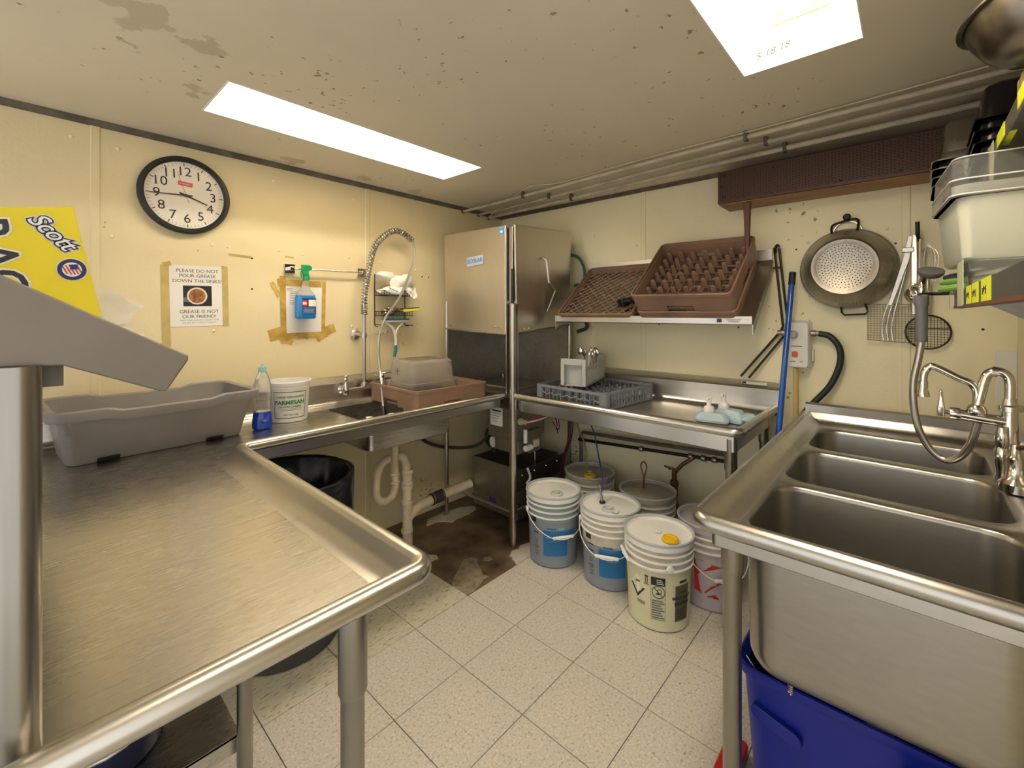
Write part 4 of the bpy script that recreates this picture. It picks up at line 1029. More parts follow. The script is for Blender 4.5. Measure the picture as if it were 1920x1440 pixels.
# ------------------------------------------------------------ things on the left dish table
t = thing('bus_tub', 'rectangular grey plastic bus tub standing on the dish table', 'tub', (2.268, 0.268, 0.853))
RT = Matrix.Translation((2.278, 0.268, 0.854)) @ Matrix.Rotation(math.radians(3.5), 4, 'Z')
def tub_ring(w, h, r_, z, notch=0.0):
    out = []
    for (x, y, _) in rrect(w, h, r_, 0, nc=6, ns=12):
        zz = z
        if notch:
            if abs(abs(y) - h / 2) < 0.004 and abs(x) < w * 0.24: zz -= notch
            elif abs(abs(y) - h / 2) < 0.004 and abs(x) < w * 0.28: zz -= notch * (0.28 - abs(x) / w) / 0.04
        out.append(RT @ Vector((x, y, zz)))
    return out
MB().loft([tub_ring(0.520, 0.255, 0.03, 0.0), tub_ring(0.532, 0.268, 0.035, 0.008), tub_ring(0.548, 0.302, 0.035, 0.068), tub_ring(0.553, 0.307, 0.035, 0.070), tub_ring(0.562, 0.332, 0.035, 0.112), tub_ring(0.567, 0.337, 0.035, 0.114), tub_ring(0.576, 0.358, 0.035, 0.148), tub_ring(0.581, 0.363, 0.035, 0.150), tub_ring(0.590, 0.376, 0.04, 0.166, 0.012), tub_ring(0.630, 0.412, 0.05, 0.160, 0.012), tub_ring(0.634, 0.416, 0.05, 0.168, 0.012), tub_ring(0.630, 0.412, 0.05, 0.190, 0.012), tub_ring(0.616, 0.398, 0.05, 0.195, 0.012), tub_ring(0.585, 0.370, 0.04, 0.190, 0.012), tub_ring(0.574, 0.352, 0.035, 0.148), tub_ring(0.515, 0.255, 0.035, 0.012)], True, True).build('tub_body', TUBGREY, t, angle=40)
for sx in (-0.16, 0.16):
    b = MB().loft([[RT @ Vector((sx + a, 0.1285 + q_ + z * 0.9, z)) for a, q_, _ in rrect(0.06, 0.012, 0.005)] for z in (0.001, 0.016)])
    b.build('foot_recess', BLACKP, t)
t = thing('soap_bottle', 'clear squeeze bottle half full of blue dish soap beside the grey tub', 'bottle', (1.915, 0.340, 0.853))
c0 = (1.915, 0.340, 0.854)
MB().lathe([(0.034, 0), (0.040, 0.006), (0.041, 0.03), (0.038, 0.06), (0.034, 0.078)], 24, c0).build('soap', BLUELIQ, t)
MB().lathe([(0.034, 0.0785), (0.033, 0.10), (0.036, 0.14), (0.037, 0.17), (0.033, 0.20), (0.024, 0.232), (0.016, 0.25), (0.012, 0.256)], 24, c0).build('bottle_body', CLEAR, t)
MB().lathe([(0.017, 0.252), (0.017, 0.268), (0.012, 0.276), (0.006, 0.278), (0.005, 0.286)], 18, c0).build('cap', mat('aqua_cap', (0.25, 0.52, 0.50), 0.35, var=(8, 0.1)), t)
t = thing('cheese_tub', 'round white plastic cheese tub with green lettering behind the soap bottle', 'tub', (1.765, 0.245, 0.853))
c0 = (1.765, 0.245, 0.854)
MB().lathe([(0.078, 0), (0.081, 0.004), (0.092, 0.172), (0.097, 0.172), (0.098, 0.180), (0.099, 0.186), (0.097, 0.190), (0.092, 0.190), (0.080, 0.008), (0.02, 0.008)], 40, c0).build('tub_body', WHITEP, t)
MB().lathe([(0.0915, 0.158), (0.0945, 0.159), (0.0945, 0.163), (0.0918, 0.164)], 40, c0, caps=False).build('rib', WHITEP, t)
ang = math.atan2(2.482 - 0.245, 2.631 - 1.765)
def onrim(z): return 0.081 + (0.092 - 0.081) * (z - 0.004) / 0.168 + 0.0004
for z, hgt in ((0.142, 0.0025), (0.020, 0.0025)):
    cyl_patch('label_border', INK, t, c0, onrim(z), onrim(z + hgt), z, z + hgt, ang - 0.78, ang + 0.92)
for a in (ang - 0.78, ang + 0.90):
    cyl_patch('label_border', INK, t, c0, onrim(0.02), onrim(0.144), 0.020, 0.1445, a, a + 0.02, n=2)
def ctext(s, size, z, m, off=0.0, a=0.05, sx=1.0):
    text(s, size, (0, 0, c0[2] + z), (1, 0, 0), (0, 0, 1), m, t, offset=off, cyl=((c0[0], c0[1]), onrim(z) + 0.0008, ang + a), sx=sx)
ctext('CHEESE MERCHANTS', 0.0135, 0.120, INK); ctext('PARMESAN', 0.026, 0.094, GREENPRINT, 0.0008, sx=1.05); ctext('GRATED CHEESE', 0.0105, 0.074, INK, sx=1.25); ctext('NET WT. 5 LB', 0.010, 0.036, INK, a=0.1)
for z in (0.064, 0.057):
    cyl_patch('print_line', GREYPRINT, t, c0, onrim(z), onrim(z), z, z + 0.0015, ang - 0.4, ang + 0.65)

def rack(name, label, m, h=0.10, pegs=0, lattice=False, group=None, notch=True):
    """square dishwasher rack built around the origin, x and y in the plane of its base"""
    t = thing(name, label, 'dish rack', (0, 0, 0), group)
    Wd = 0.50; nc, ns = 4, 20
    def ring(w, z): return rrect(w, w, 0.03 + (w - 0.5) / 2, z, nc=nc, ns=ns)
    levels = [(Wd - 0.012, 0.0), (Wd - 0.010, 0.032 if h > 0.07 else 0.01), (Wd - 0.006, h - 0.018), (Wd, h - 0.016), (Wd, h - 0.002), (Wd - 0.004, h), (Wd - 0.016, h), (Wd - 0.018, h - 0.016), (Wd - 0.026, h - 0.018), (Wd - 0.030, 0.032 if h > 0.07 else 0.01), (Wd - 0.032, 0.0)]
    rings = [ring(w, z) for w, z in levels]; n = len(rings[0]); vs = [p for r_ in rings for p in r_]; fs = []
    for k in range(len(rings)):
        k2 = (k + 1) % len(rings)
        for i in range(n):
            j = (i + 1) % n
            a, b = rings[0][i], rings[0][j]; mid = ((a[0] + b[0]) / 2, (a[1] + b[1]) / 2)
            if notch and h > 0.07 and k in (0, 9, 10) and (abs(mid[0]) < 0.062 or abs(mid[1]) < 0.062): continue
            fs.append((k * n + i, k * n + j, k2 * n + j, k2 * n + i))
    MB().add(vs, fs).build('frame', m, t, angle=40)
    iw = Wd - 0.034
    if lattice:
        for sgn in (1, -1):
            k = -iw
            while k < iw:
                k += 0.050
                lo, hi = max(-iw / 2, -iw / 2 + k), min(iw / 2, iw / 2 + k)
                if hi - lo < 0.03: continue
                MB().tube([(lo, sgn * (lo - k), 0.012), (hi, sgn * (hi - k), 0.012)], 0.0032, 4).build('lattice_bar', m, t)
    else:
        for k in range(9):
            q_ = -iw / 2 + iw * k / 8
            MB().box(q_ - 0.003, q_ + 0.003, -iw / 2, iw / 2, 0.008, 0.016).build('base_bar', m, t, smooth=False)
            MB().box(-iw / 2, iw / 2, q_ - 0.003, q_ + 0.003, 0.008, 0.016).build('base_bar', m, t, smooth=False)
    if pegs:
        pm = MB().loft([rrect(0.030, 0.014, 0.005, 0.010, nc=3), rrect(0.024, 0.012, 0.005, 0.060, nc=3), rrect(0.020, 0.010, 0.005, 0.068, nc=3), rrect(0.010, 0.006, 0.003, 0.071, nc=3)]).build('peg', m, t)
        first = True
        for i in range(pegs):
            for j in range(pegs):
                p = (-iw / 2 + iw * (i + 0.5) / pegs, -iw / 2 + iw * (j + 0.5) / pegs, 0)
                if first: pm.location = p; first = False
                else:
                    o = pm.copy(); COL.objects.link(o); o.location = p
    return t
def place(o, loc, R=None):
    o.location = loc
    if R is not None: o.rotation_euler = R.to_euler()
    bpy.context.view_layer.update()
    return o
rk = rack('peg_rack', 'brown peg rack lying in the dish table corner under the upturned clear bin', BROWNR, 0.105, pegs=8)
place(rk, (1.015, 0.355, 0.857), Matrix.Rotation(math.radians(-3), 3, 'Z'))
t = thing('clear_food_bin', 'cloudy clear food bin turned upside down on the brown rack', 'food bin', (1.06, 0.38, 0.93))
RB = Matrix.Translation((1.075, 0.375, 0.932)) @ Matrix.Rotation(math.radians(-3), 4, 'Z')
def rb(w, h, r_, z): return [RB @ Vector(p) for p in rrect(w, h, r_, z, nc=5)]
MB().loft([rb(0.330, 0.275, 0.03, 0.0), rb(0.330, 0.275, 0.03, 0.050), rb(0.300, 0.245, 0.03, 0.052), rb(0.284, 0.228, 0.03, 0.158), rb(0.270, 0.214, 0.03, 0.170), rb(0.25, 0.19, 0.03, 0.174), rb(0.245, 0.186, 0.03, 0.171), rb(0.278, 0.222, 0.03, 0.156), rb(0.294, 0.239, 0.03, 0.05), rb(0.324, 0.269, 0.03, 0.0)]).build('bin_body', FROST, t)
MB().tube([RB @ Vector(p) for p in rrect(0.332, 0.277, 0.03, 0.051, nc=5)], 0.003, 6, closed=True).build('rim', CLEAR, t)
pp = [RB @ Vector((0.1485, y, z)) for y, z in ((-0.02, 0.09), (-0.02, 0.13))]
MB().tube(pp, 0.0012, 5).build('pen_mark', INK, t)
MB().tube([RB @ Vector((0.1485, y, 0.113)) for y in (-0.045, 0.01)], 0.0012, 5).build('pen_mark', INK, t)
t = thing('rag', 'small wet white rag draped on the edge of the pre-rinse sink', 'rag', (1.45, 0.50, 0.853))
sheet('cloth_fold', [(1.535, 0.555, 0.862), (1.38, 0.565, 0.862), (1.37, 0.635, 0.872), (1.53, 0.62, 0.866)], CLOTH, t, wave=0.005, seed=6)

# ------------------------------------------------------------ drain pipes below the pre-rinse sink
t = thing('sink_drain_pipe', 'aged white plastic drain pipe with trap below the pre-rinse sink', 'pipe', (1.12, 0.30, 0))
MB().tube([(1.235, 0.34, 0.706), (1.235, 0.34, 0.42)], 0.021, 16).build('tailpiece', PVC, t)
MB().tube(smooth_path([(1.235, 0.34, 0.46), (1.235, 0.34, 0.40), (1.255, 0.335, 0.345), (1.295, 0.33, 0.33), (1.335, 0.325, 0.36), (1.340, 0.32, 0.42), (1.325, 0.315, 0.50), (1.28, 0.31, 0.545), (1.22, 0.31, 0.55)], 6), 0.022, 14).build('trap', PVC, t)
MB().tube(smooth_path([(1.22, 0.31, 0.55), (1.17, 0.305, 0.545), (1.135, 0.30, 0.50), (1.13, 0.30, 0.44)], 6), 0.026, 14).build('elbow', PVC, t)
MB().tube([(1.128, 0.30, 0.46), (1.122, 0.30, 0.0)], 0.029, 16).build('standpipe', PVC, t)
for z in (0.445, 0.38, 0.355, 0.27, 0.10):
    MB().lathe([(0.0325, z - 0.012), (0.0345, z - 0.008), (0.0345, z + 0.008), (0.0325, z + 0.012)], 18, (1.126, 0.30, 0)).build('joint_ring', PVC, t)
for z in (0.47, 0.42):
    MB().lathe([(0.024, z - 0.008), (0.027, z - 0.004), (0.027, z + 0.006), (0.024, z + 0.008)], 16, (1.235, 0.34, 0)).build('slip_nut', PVC, t)
MB().tube([(1.125, 0.30, 0.175), (1.05, 0.30, 0.215), (0.95, 0.30, 0.225)], 0.030, 16).build('branch', PVC, t)
MB().tube([(0.955, 0.30, 0.225), (0.865, 0.30, 0.230)], 0.036, 16).build('rubber_coupling', RUBBER, t)
for x in (0.945, 0.875):
    MB().lathe([(0.0375, -0.005), (0.0375, 0.005)], 18, (x, 0.30, 0.2275), (1, 0, 0)).build('hose_clamp', STEEL, t)
MB().tube([(0.87, 0.30, 0.230), (0.63, 0.30, 0.232)], 0.030, 16).build('branch', PVC, t)

# ------------------------------------------------------------ bin with black bag
t = thing('trash_can', 'round dark grey trash can lined with a black bag under the dish table', 'trash can', (1.885, 0.515, 0))
c0 = (1.885, 0.515, 0)
MB().lathe([(0.205, 0.0), (0.215, 0.006), (0.258, 0.60), (0.264, 0.60), (0.268, 0.655), (0.258, 0.66), (0.250, 0.60), (0.210, 0.02)], 36, c0).build('can_body', mat('dark_grey_can', (0.055, 0.055, 0.055), 0.5, var=(7, 0.2)), t)
n = 48; rings = []
for rad, z, wv in ((0.226, 0.42, 0.004), (0.270, 0.36, 0.010), (0.272, 0.50, 0.007), (0.276, 0.62, 0.004), (0.274, 0.678, 0.003), (0.262, 0.685, 0.002), (0.250, 0.672, 0.003), (0.225, 0.50, 0.012), (0.18, 0.30, 0.02), (0.06, 0.25, 0.02)):
    rings.append([(c0[0] + (rad + wv * (math.sin(7 * a + z * 20) + 0.6 * math.sin(17 * a))) * math.cos(a), c0[1] + (rad + wv * (math.sin(7 * a + z * 20) + 0.6 * math.sin(17 * a))) * math.sin(a), z + wv * 0.8 * math.sin(5 * a)) for a in [2 * PI * k / n for k in range(n)]])
MB().loft(rings[1:], False, True).build('bag', BAG, t, angle=80)
t = thing('undershelf_bucket', 'dark blue plastic bucket on the undershelf of the dish table', 'bucket', (2.60, 1.05, 0.386))
MB().lathe([(0.11, 0.0), (0.115, 0.004), (0.145, 0.26), (0.152, 0.262), (0.152, 0.28), (0.142, 0.28), (0.112, 0.01)], 28, (2.52, 1.14, 0.386)).build('bucket_body', mat('dark_navy_plastic', (0.008, 0.012, 0.05), 0.35, var=(7, 0.2)), t)
MB().tube([(2.52 + 0.155 * math.cos(a), 1.14 + 0.155 * math.sin(a), 0.60 - 0.12 * abs(math.sin(a))) for a in [PI * k / 16 for k in range(17)]], 0.004, 8).build('handle', STEEL, t)

# ------------------------------------------------------------ slanted rack shelf on the back wall with racks
BKZ, FRX, FRZ = 1.650, 0.405, 1.322
sd_ = Vector((FRX, 0, FRZ - BKZ)).normalized(); sn_ = Vector((-sd_.z, 0, sd_.x))
RS = Matrix((Vector((0, 1, 0)), -sd_, sn_)).transposed()      # columns: rack x, y, z
def on(s, y, n): return Vector((0, y, BKZ)) + sd_ * s + sn_ * n
SL = (Vector((FRX, 0, FRZ)) - Vector((0, 0, BKZ))).length
Y0, Y1 = 0.838, 1.945
t = thing('slanted_rack_shelf', 'slanted stainless wall shelf carrying brown dish racks on the back wall', 'shelf', (0.0, 1.39, 1.45))
MB().loft([[on(0.008, y, -0.006), on(SL, y, -0.006), on(SL, y, -0.002), on(0.008, y, -0.002)] for y in (Y0, Y1)]).build('shelf_plate', STEELY, t, smooth=False)
MB().loft([[on(SL, y, -0.006), on(SL, y, -0.006) + Vector((0, 0, -0.006)), on(SL, y, 0) + Vector((0.004, 0, -0.006)), on(SL, y, 0) + Vector((0.004, 0, 0.030)), on(SL, y, 0) + Vector((0.0, 0, 0.030))] for y in (Y0, Y1)]).build('front_lip', STEELY, t, smooth=False)
MB().box(0.001, 0.02, Y0, Y1, BKZ - 0.005, BKZ + 0.05).build('back_lip', STEELY, t, smooth=False)
for y in (Y0 - 0.004, Y1):
    MB().loft([[on(0.006, yy, -0.006), on(SL + 0.005, yy, -0.006), Vector((FRX - 0.005, yy, FRZ - 0.055)), Vector((0.002, yy, BKZ - 0.06)), on(0.006, yy, -0.006)][:4] for yy in (y, y + 0.004)]).build('side_bracket', STEELY, t, smooth=False)
plate('maker_sticker', FLANGE, t, (FRX + 0.005, 1.855, FRZ + 0.010), (0, 1, 0), (0, 0, 1), 0.145, 0.022, 0.0006)
plate('sticker_square', NAVY, t, (FRX + 0.0057, 1.805, FRZ + 0.010), (0, 1, 0), (0, 0, 1), 0.022, 0.018, 0.0005)
for k in range(3):
    plate('sticker_print', GREYPRINT, t, (FRX + 0.0057, 1.868, FRZ + 0.016 - 0.006 * k), (0, 1, 0), (0, 0, 1), 0.07 - 0.012 * k, 0.0025, 0.0004)
mid = SL / 2 + 0.005
rk = rack('open_rack', 'low brown open-lattice dish rack on the slanted shelf', BROWNR, 0.046, lattice=True)
place(rk, on(mid, 1.112, 0.001), RS)
rk = rack('base_rack', 'brown dish rack underneath the peg rack on the slanted shelf', BROWNR, 0.060)
place(rk, on(mid, 1.640, 0.001), RS)
rk = rack('peg_rack', 'brown peg rack on top of its stack on the slanted shelf', BROWNR, 0.105, pegs=7)
place(rk, on(mid, 1.640, 0.0625), RS @ Matrix.Rotation(math.radians(-1.2), 3, 'Z'))
t = thing('scrap_cloth', 'crumpled black cloth lying in the low open rack', 'cloth', tuple(on(0.40, 1.27, 0.02)))
for k, (s, y, sc) in enumerate(((0.41, 1.27, (1.3, 1.0, 0.8)), (0.39, 1.315, (0.9, 1.4, 0.6)))):
    p = on(s, y, 0.045); blob('cloth_fold', tuple(p), 0.030, sc, BAG, t, 30 + k, 0.5)

# ------------------------------------------------------------ things on the clean dish table
def grey_rack():
    t = thing('cutlery_rack', 'flat grey plastic peg rack on the clean dish table below the slanted shelf', 'dish rack', (0, 0, 0))
    Wd, h = 0.50, 0.092; iw = Wd / 2
    for z0, z1, w in ((0.0, 0.012, Wd - 0.01), (0.078, h, Wd)):
        MB().loft([rrect(w, w, 0.02, z0), rrect(w, w, 0.02, z1), rrect(w - 0.024, w - 0.024, 0.014, z1), rrect(w - 0.024, w - 0.024, 0.014, z0), rrect(w, w, 0.02, z0)], False, False).build('frame_band', GREYR, t)
    for sx in (-1, 1):
        for sy in (-1, 1):
            x, y = sx * (iw - 0.026), sy * (iw - 0.026)
            MB().loft([rrect(0.048, 0.048, 0.014, z, x, y) for z in (0.0, 0.088)]).build('corner_post', GREYR, t)
    slat = MB().box(-0.002, 0.002, -0.004, 0.004, 0.010, 0.080).build('upright', GREYR, t, smooth=False)
    first = True
    for s in range(4):
        for k in range(1, 14):
            q_ = -iw + 0.05 + (Wd - 0.10) * k / 14
            if s == 1 and abs(q_) < 0.05: continue
            p = [(q_, -iw + 0.008), (iw - 0.008, q_), (q_, iw - 0.008), (-iw + 0.008, q_)][s]
            if first: o = slat; first = False
            else: o = slat.copy(); COL.objects.link(o)
            o.location = (p[0], p[1], 0); o.rotation_euler = (0, 0, s * PI / 2)
    for s in range(4):
        a = -iw + 0.04; b = iw - 0.04; c_ = iw - 0.008
        p = [((a, -c_), (b, -c_)), ((c_, a), (c_, b)), ((a, c_), (b, c_)), ((-c_, a), (-c_, b))][s]
        zz = []
        for k in range(29):
            f = k / 28
            zz.append((p[0][0] * (1 - f) + p[1][0] * f, p[0][1] * (1 - f) + p[1][1] * f, 0.044 + 0.006 * math.sin(f * PI * 14)))
        MB().tube(zz, 0.0035, 5).build('wavy_rail', GREYR, t)
    for k in range(9):
        q_ = -0.225 + 0.45 * k / 8
        MB().box(q_ - 0.003, q_ + 0.003, -0.235, 0.235, 0.004, 0.012).build('base_bar', GREYR, t, smooth=False)
        MB().box(-0.235, 0.235, q_ - 0.003, q_ + 0.003, 0.004, 0.012).build('base_bar', GREYR, t, smooth=False)
    pm = MB().lathe([(0.012, 0.010), (0.011, 0.045), (0.009, 0.066), (0.004, 0.069)], 8).build('peg', GREYR, t)
    first = True
    for i in range(8):
        for j in range(8):
            p = (-0.20 + 0.40 * i / 7, -0.20 + 0.40 * j / 7, 0)
            if first: pm.location = p; first = False
            else: o = pm.copy(); COL.objects.link(o); o.location = p
    return t
g = grey_rack()
place(g, (0.335, 1.075, 0.855), Matrix.Rotation(math.radians(-4), 3, 'Z'))
t = thing('cutlery_basket', 'light grey cutlery basket with open end handle on the grey rack', 'basket', (0.34, 0.98, 0.948))
RK = Matrix.Translation((0.310, 0.985, 0.9485)) @ Matrix.Rotation(math.radians(16), 4, 'Z')
def kb(x0, x1, y0, y1, z0, z1):
    b = MB().box(x0, x1, y0, y1, z0, z1); b.v = [tuple(RK @ Vector(p)) for p in b.v]; return b
L_, Wk = 0.21, 0.075      # half length (local x), half width (local y)
kb(-L_ + 0.004, L_ - 0.004, -Wk, Wk, 0.0, 0.006).build('base', LGREY, t, smooth=False)
for s in (-1, 1):
    sidep = MB()
    nx, nz = 20, 6; y_ = s * (Wk - 0.002)
    x0, x1, z0, z1 = -L_ + 0.03, L_ - 0.03, 0.018, 0.088
    sidep.box(-L_, x0, y_ - 0.002, y_ + 0.002, 0, 0.115); sidep.box(x1, L_, y_ - 0.002, y_ + 0.002, 0, 0.115)
    sidep.box(x0, x1, y_ - 0.002, y_ + 0.002, 0, z0); sidep.box(x0, x1, y_ - 0.002, y_ + 0.002, z1, 0.115)
    for k in range(nx + 1):
        x = x0 + (x1 - x0) * k / nx; sidep.box(x - 0.003, x + 0.003, y_ - 0.0018, y_ + 0.0018, z0, z1)
    for k in range(nz + 1):
        z = z0 + (z1 - z0) * k / nz; sidep.box(x0, x1, y_ - 0.0015, y_ + 0.0015, z - 0.002, z + 0.002)
    sidep.v = [tuple(RK @ Vector(p)) for p in sidep.v]
    sidep.build('perforated_side', LGREY, t, smooth=False)
for x_ in (L_, -L_):
    fr = MB(); ring_o = [(-Wk, 0.0), (Wk, 0.0), (Wk, 0.155), (-Wk, 0.155)]
    fr.box(x_ - 0.006, x_ + 0.006, -Wk, -Wk + 0.022, 0, 0.155); fr.box(x_ - 0.006, x_ + 0.006, Wk - 0.022, Wk, 0, 0.155); fr.box(x_ - 0.006, x_ + 0.006, -Wk + 0.022, Wk - 0.022, 0.120, 0.155)
    fr.v = [tuple(RK @ Vector(p)) for p in fr.v]
    fr.build('end_frame', LGREY, t, smooth=False, bevel=0.003)
    kb(x_ - math.copysign(0.030, x_) - 0.003, x_ - math.copysign(0.030, x_) + 0.003, -Wk + 0.012, Wk - 0.012, 0.006, 0.118).build('end_wall', LGREY, t, smooth=False)
for k in range(9):
    x = -0.14 + 0.20 * random.random(); y = random.uniform(-0.05, 0.05); lean = random.uniform(-0.25, 0.25)
    a = RK @ Vector((x, y, 0.010)); b = RK @ Vector((x + lean * 0.10, y + random.uniform(-0.01, 0.01), 0.145 + random.uniform(0, 0.025)))
    o = thing('spoon' if k % 2 else 'knife', 'steel spoon standing handle-down in the grey cutlery basket' if k % 2 else 'steel knife standing handle-down in the grey cutlery basket', 'cutlery', tuple(a), 'cutlery in the grey basket')
    MB().tube([a, a.lerp(b, 0.7), b], [0.005, 0.004, 0.004], 6).build('handle', CHROME, o)
    d_ = (b - a).normalized()
    if k % 2:
        MB().sphere(b + d_ * 0.018, 0.024, 12, (0.35, 0.75, 1.0)).build('spoon_bowl', CHROME, o)
    else:
        MB().tube([b, b + d_ * 0.02, b + d_ * 0.035], [0.008, 0.010, 0.003], 8).build('blade', CHROME, o)
for k, (x, y, rot_, h) in enumerate(((0.445, 1.785, 0.15, 0.045), (0.385, 1.845, -0.2, 0.058))):
    t = thing('soap_refill', ('pale blue soap pouch with white pump lying by the table rim, flatter one' if k == 0 else 'pale blue soap pouch with white pump, taller one behind its twin'), 'soap dispenser', (x, y, 0.855), None)
    R4 = Matrix.Translation((x, y, 0.855)) @ Matrix.Rotation(rot_, 4, 'Z')
    rr4 = [[R4 @ Vector(p) for p in rrect(w, d_, r_, z)] for w, d_, r_, z in ((0.075, 0.14, 0.02, 0.0), (0.085, 0.155, 0.025, 0.012), (0.078, 0.145, 0.025, h * 0.6), (0.055, 0.10, 0.022, h))]
    MB().loft(rr4).build('pouch', ICEBLUE, t, bevel=0.002)
    px, py = (R4 @ Vector((0.0, -0.015 if k == 0 else -0.03, 0)))[:2]
    MB().lathe([(0.024, h - 0.002), (0.025, h + 0.004), (0.024, h + 0.018), (0.020, h + 0.026), (0.011, h + 0.030), (0.010, h + 0.055), (0.012, h + 0.057), (0.012, h + 0.070), (0.009, h + 0.073)], 20, (px, py, 0.855)).build('pump', WHITEP, t)
    MB().box(px - 0.006, px + 0.028, py - 0.006, py + 0.006, 0.855 + h + 0.058, 0.855 + h + 0.070).build('spout', WHITEP, t, smooth=False, bevel=0.003)
    if k == 1:
        blob('pouch_bag', tuple(R4 @ Vector((-0.005, 0.085, 0.026))), 0.030, (1.25, 1.15, 0.85), ICEBLUE, t, 77, 0.3)

# ------------------------------------------------------------ brown box and other things on the back wall
t = thing('wall_box', 'long dark brown wall box with perforated front and wooden edges under the ceiling', 'wall box', (0.1, 2.1, 1.925))
BY0_, BY1_, BZ0, BZ1, BXF = 1.735, 2.62, 1.930, 2.098, 0.200
MB().box(0.001, BXF - 0.012, BY0_, BY1_, BZ0, BZ0 + 0.02).build('bottom_board', WOOD, t, smooth=False, bevel=0.002)
MB().box(0.001, BXF - 0.012, BY0_, BY1_, BZ1 - 0.02, BZ1).build('top_board', WOOD, t, smooth=False)
for y in (BY0_, BY1_ - 0.02):
    MB().box(0.001, BXF - 0.012, y, y + 0.02, BZ0 + 0.02, BZ1 - 0.02).build('end_board', WOOD, t, smooth=False)
MB().box(BXF - 0.012, BXF, BY0_, BY1_, BZ0 + 0.004, BZ1).build('perforated_front', WOODD, t, smooth=False, bevel=0.002)
fr = MB(); fr.box(BXF, BXF + 0.004, BY0_, BY1_, BZ0 + 0.004, BZ0 + 0.014); fr.box(BXF, BXF + 0.004, BY0_, BY0_ + 0.012, BZ0 + 0.014, BZ1)
fr.build('edge_strip', mat('dark_red_brown', (0.10, 0.035, 0.02), 0.45, var=(9, 0.2)), t, smooth=False, bevel=0.001)
dots = MB()
for i in range(int((BY1_ - BY0_) / 0.0125)):
    for j in range(11):
        y = BY0_ + 0.022 + 0.0125 * i; z = BZ0 + 0.024 + 0.0125 * j + (0.006 if i % 2 else 0)
        if y > BY1_ - 0.012 or z > BZ1 - 0.012: continue
        dots.add([(BXF + 0.0006, y - 0.003, z), (BXF + 0.0006, y, z + 0.003), (BXF + 0.0006, y + 0.003, z), (BXF + 0.0006, y, z - 0.003)], [(0, 1, 2, 3)])
stuff(dots.build('perforations', mat('mesh_hole', (0.012, 0.006, 0.005), 0.7, var=(8, 0.2)), t, smooth=False))
for y, z in ((1.765, 1.965), (1.765, 2.075), (1.98, 1.950), (1.99, 2.07), (2.25, 1.955), (2.26, 2.07), (1.75, 2.02), (2.45, 1.955)):
    MB().lathe([(0.006, 0), (0.005, 0.003), (0.001, 0.004)], 8, (BXF, y, z), (1, 0, 0)).build('screw', BLACKM, t)
MB().loft([rrect(0.030, 0.034, 0.005, 1.93, 0.155, 1.862), rrect(0.026, 0.028, 0.005, 1.85, 0.152, 1.862), rrect(0.018, 0.020, 0.005, 1.68, 0.150, 1.862)]).build('leg', mat('dark_turned_wood', (0.13, 0.045, 0.025), 0.4, var=(12, 0.3)), t)

# wire bracket hanging beside the shelf
ROD = mat('dark_bronze_rod', (0.09, 0.07, 0.05), 0.4, 0.7, var=(9, 0.3))
t = thing('wire_bracket', 'bent dark rod bracket hanging on a hook beside the slanted shelf', 'bracket', (0.02, 1.98, 1.72))
MB().tube(smooth_path([(0.004, 1.972, 1.715), (0.035, 1.972, 1.715), (0.045, 1.966, 1.70), (0.030, 1.962, 1.68)], 6), 0.007, 8).build('hook', BLACKM, t)
MB().tube([(0.030, 1.958, 1.705), (0.020, 1.995, 1.30), (0.020, 1.985, 1.275), (0.050, 1.805, 1.030)], 0.006, 8).build('rod', ROD, t)
MB().tube([(0.030, 1.980, 1.700), (0.025, 2.020, 1.29), (0.025, 2.010, 1.265), (0.055, 1.845, 1.025)], 0.006, 8).build('rod', ROD, t)
MB().tube([(0.028, 1.952, 1.60), (0.028, 1.985, 1.60)], 0.006, 8).build('cross_rod', BRASS, t)

# timer box with hose and the blue pole
t = thing('dispenser_box', 'white chemical dispenser box with orange button on the back wall behind the blue pole', 'dispenser', (0.0, 2.06, 1.21))
MB().loft([[(x, 2.067 + a, 1.212 + b) for a, b, _ in rrect(0.105 - 0.006 * k, 0.235 - 0.006 * k, 0.014)] for k, x in enumerate((0.001, 0.055, 0.080, 0.086))]).build('case', WHITEP, t)
MB().lathe([(0.020, 0), (0.020, 0.012), (0.014, 0.020)], 16, (0.086, 2.052, 1.262), (1, 0, 0)).build('dial', LGREY, t)
plate('button', ORANGE, t, (0.086, 2.058, 1.165), (0, 1, 0), (0, 0, 1), 0.026, 0.030, 0.004, r=0.008)
plate('print_line', GREYPRINT, t, (0.0865, 2.065, 1.205), (0, 1, 0), (0, 0, 1), 0.045, 0.004, 0.0005)
plate('print_line', GREYPRINT, t, (0.0865, 2.050, 1.130), (0, 1, 0), (0, 0, 1), 0.020, 0.003, 0.0005)
plate('print_line', GREYPRINT, t, (0.0865, 2.085, 1.130), (0, 1, 0), (0, 0, 1), 0.014, 0.003, 0.0005)
for s, y in ((-1, 2.012), (1, 2.120)):
    MB().lathe([(0.016, 0), (0.016, 0.018), (0.012, 0.020), (0.012, 0.036)], 12, (0.045, y, 1.268), (0, s, 0)).build('hose_nut', DULL, t)
MB().tube(smooth_path([(0.045, 2.150, 1.268), (0.045, 2.195, 1.255), (0.05, 2.232, 1.20), (0.055, 2.232, 1.12), (0.06, 2.195, 1.02), (0.066, 2.130, 0.93), (0.070, 2.085, 0.86), (0.070, 2.06, 0.78)], 8), 0.014, 12).build('hose', mat('green_black_hose', (0.02, 0.028, 0.024), 0.45, var=(8, 0.2)), t)
MB().box(0.001, 0.03, 2.119, 2.128, 1.13, 1.185).build('wall_clip', WHITEP, t, smooth=False, bevel=0.002)
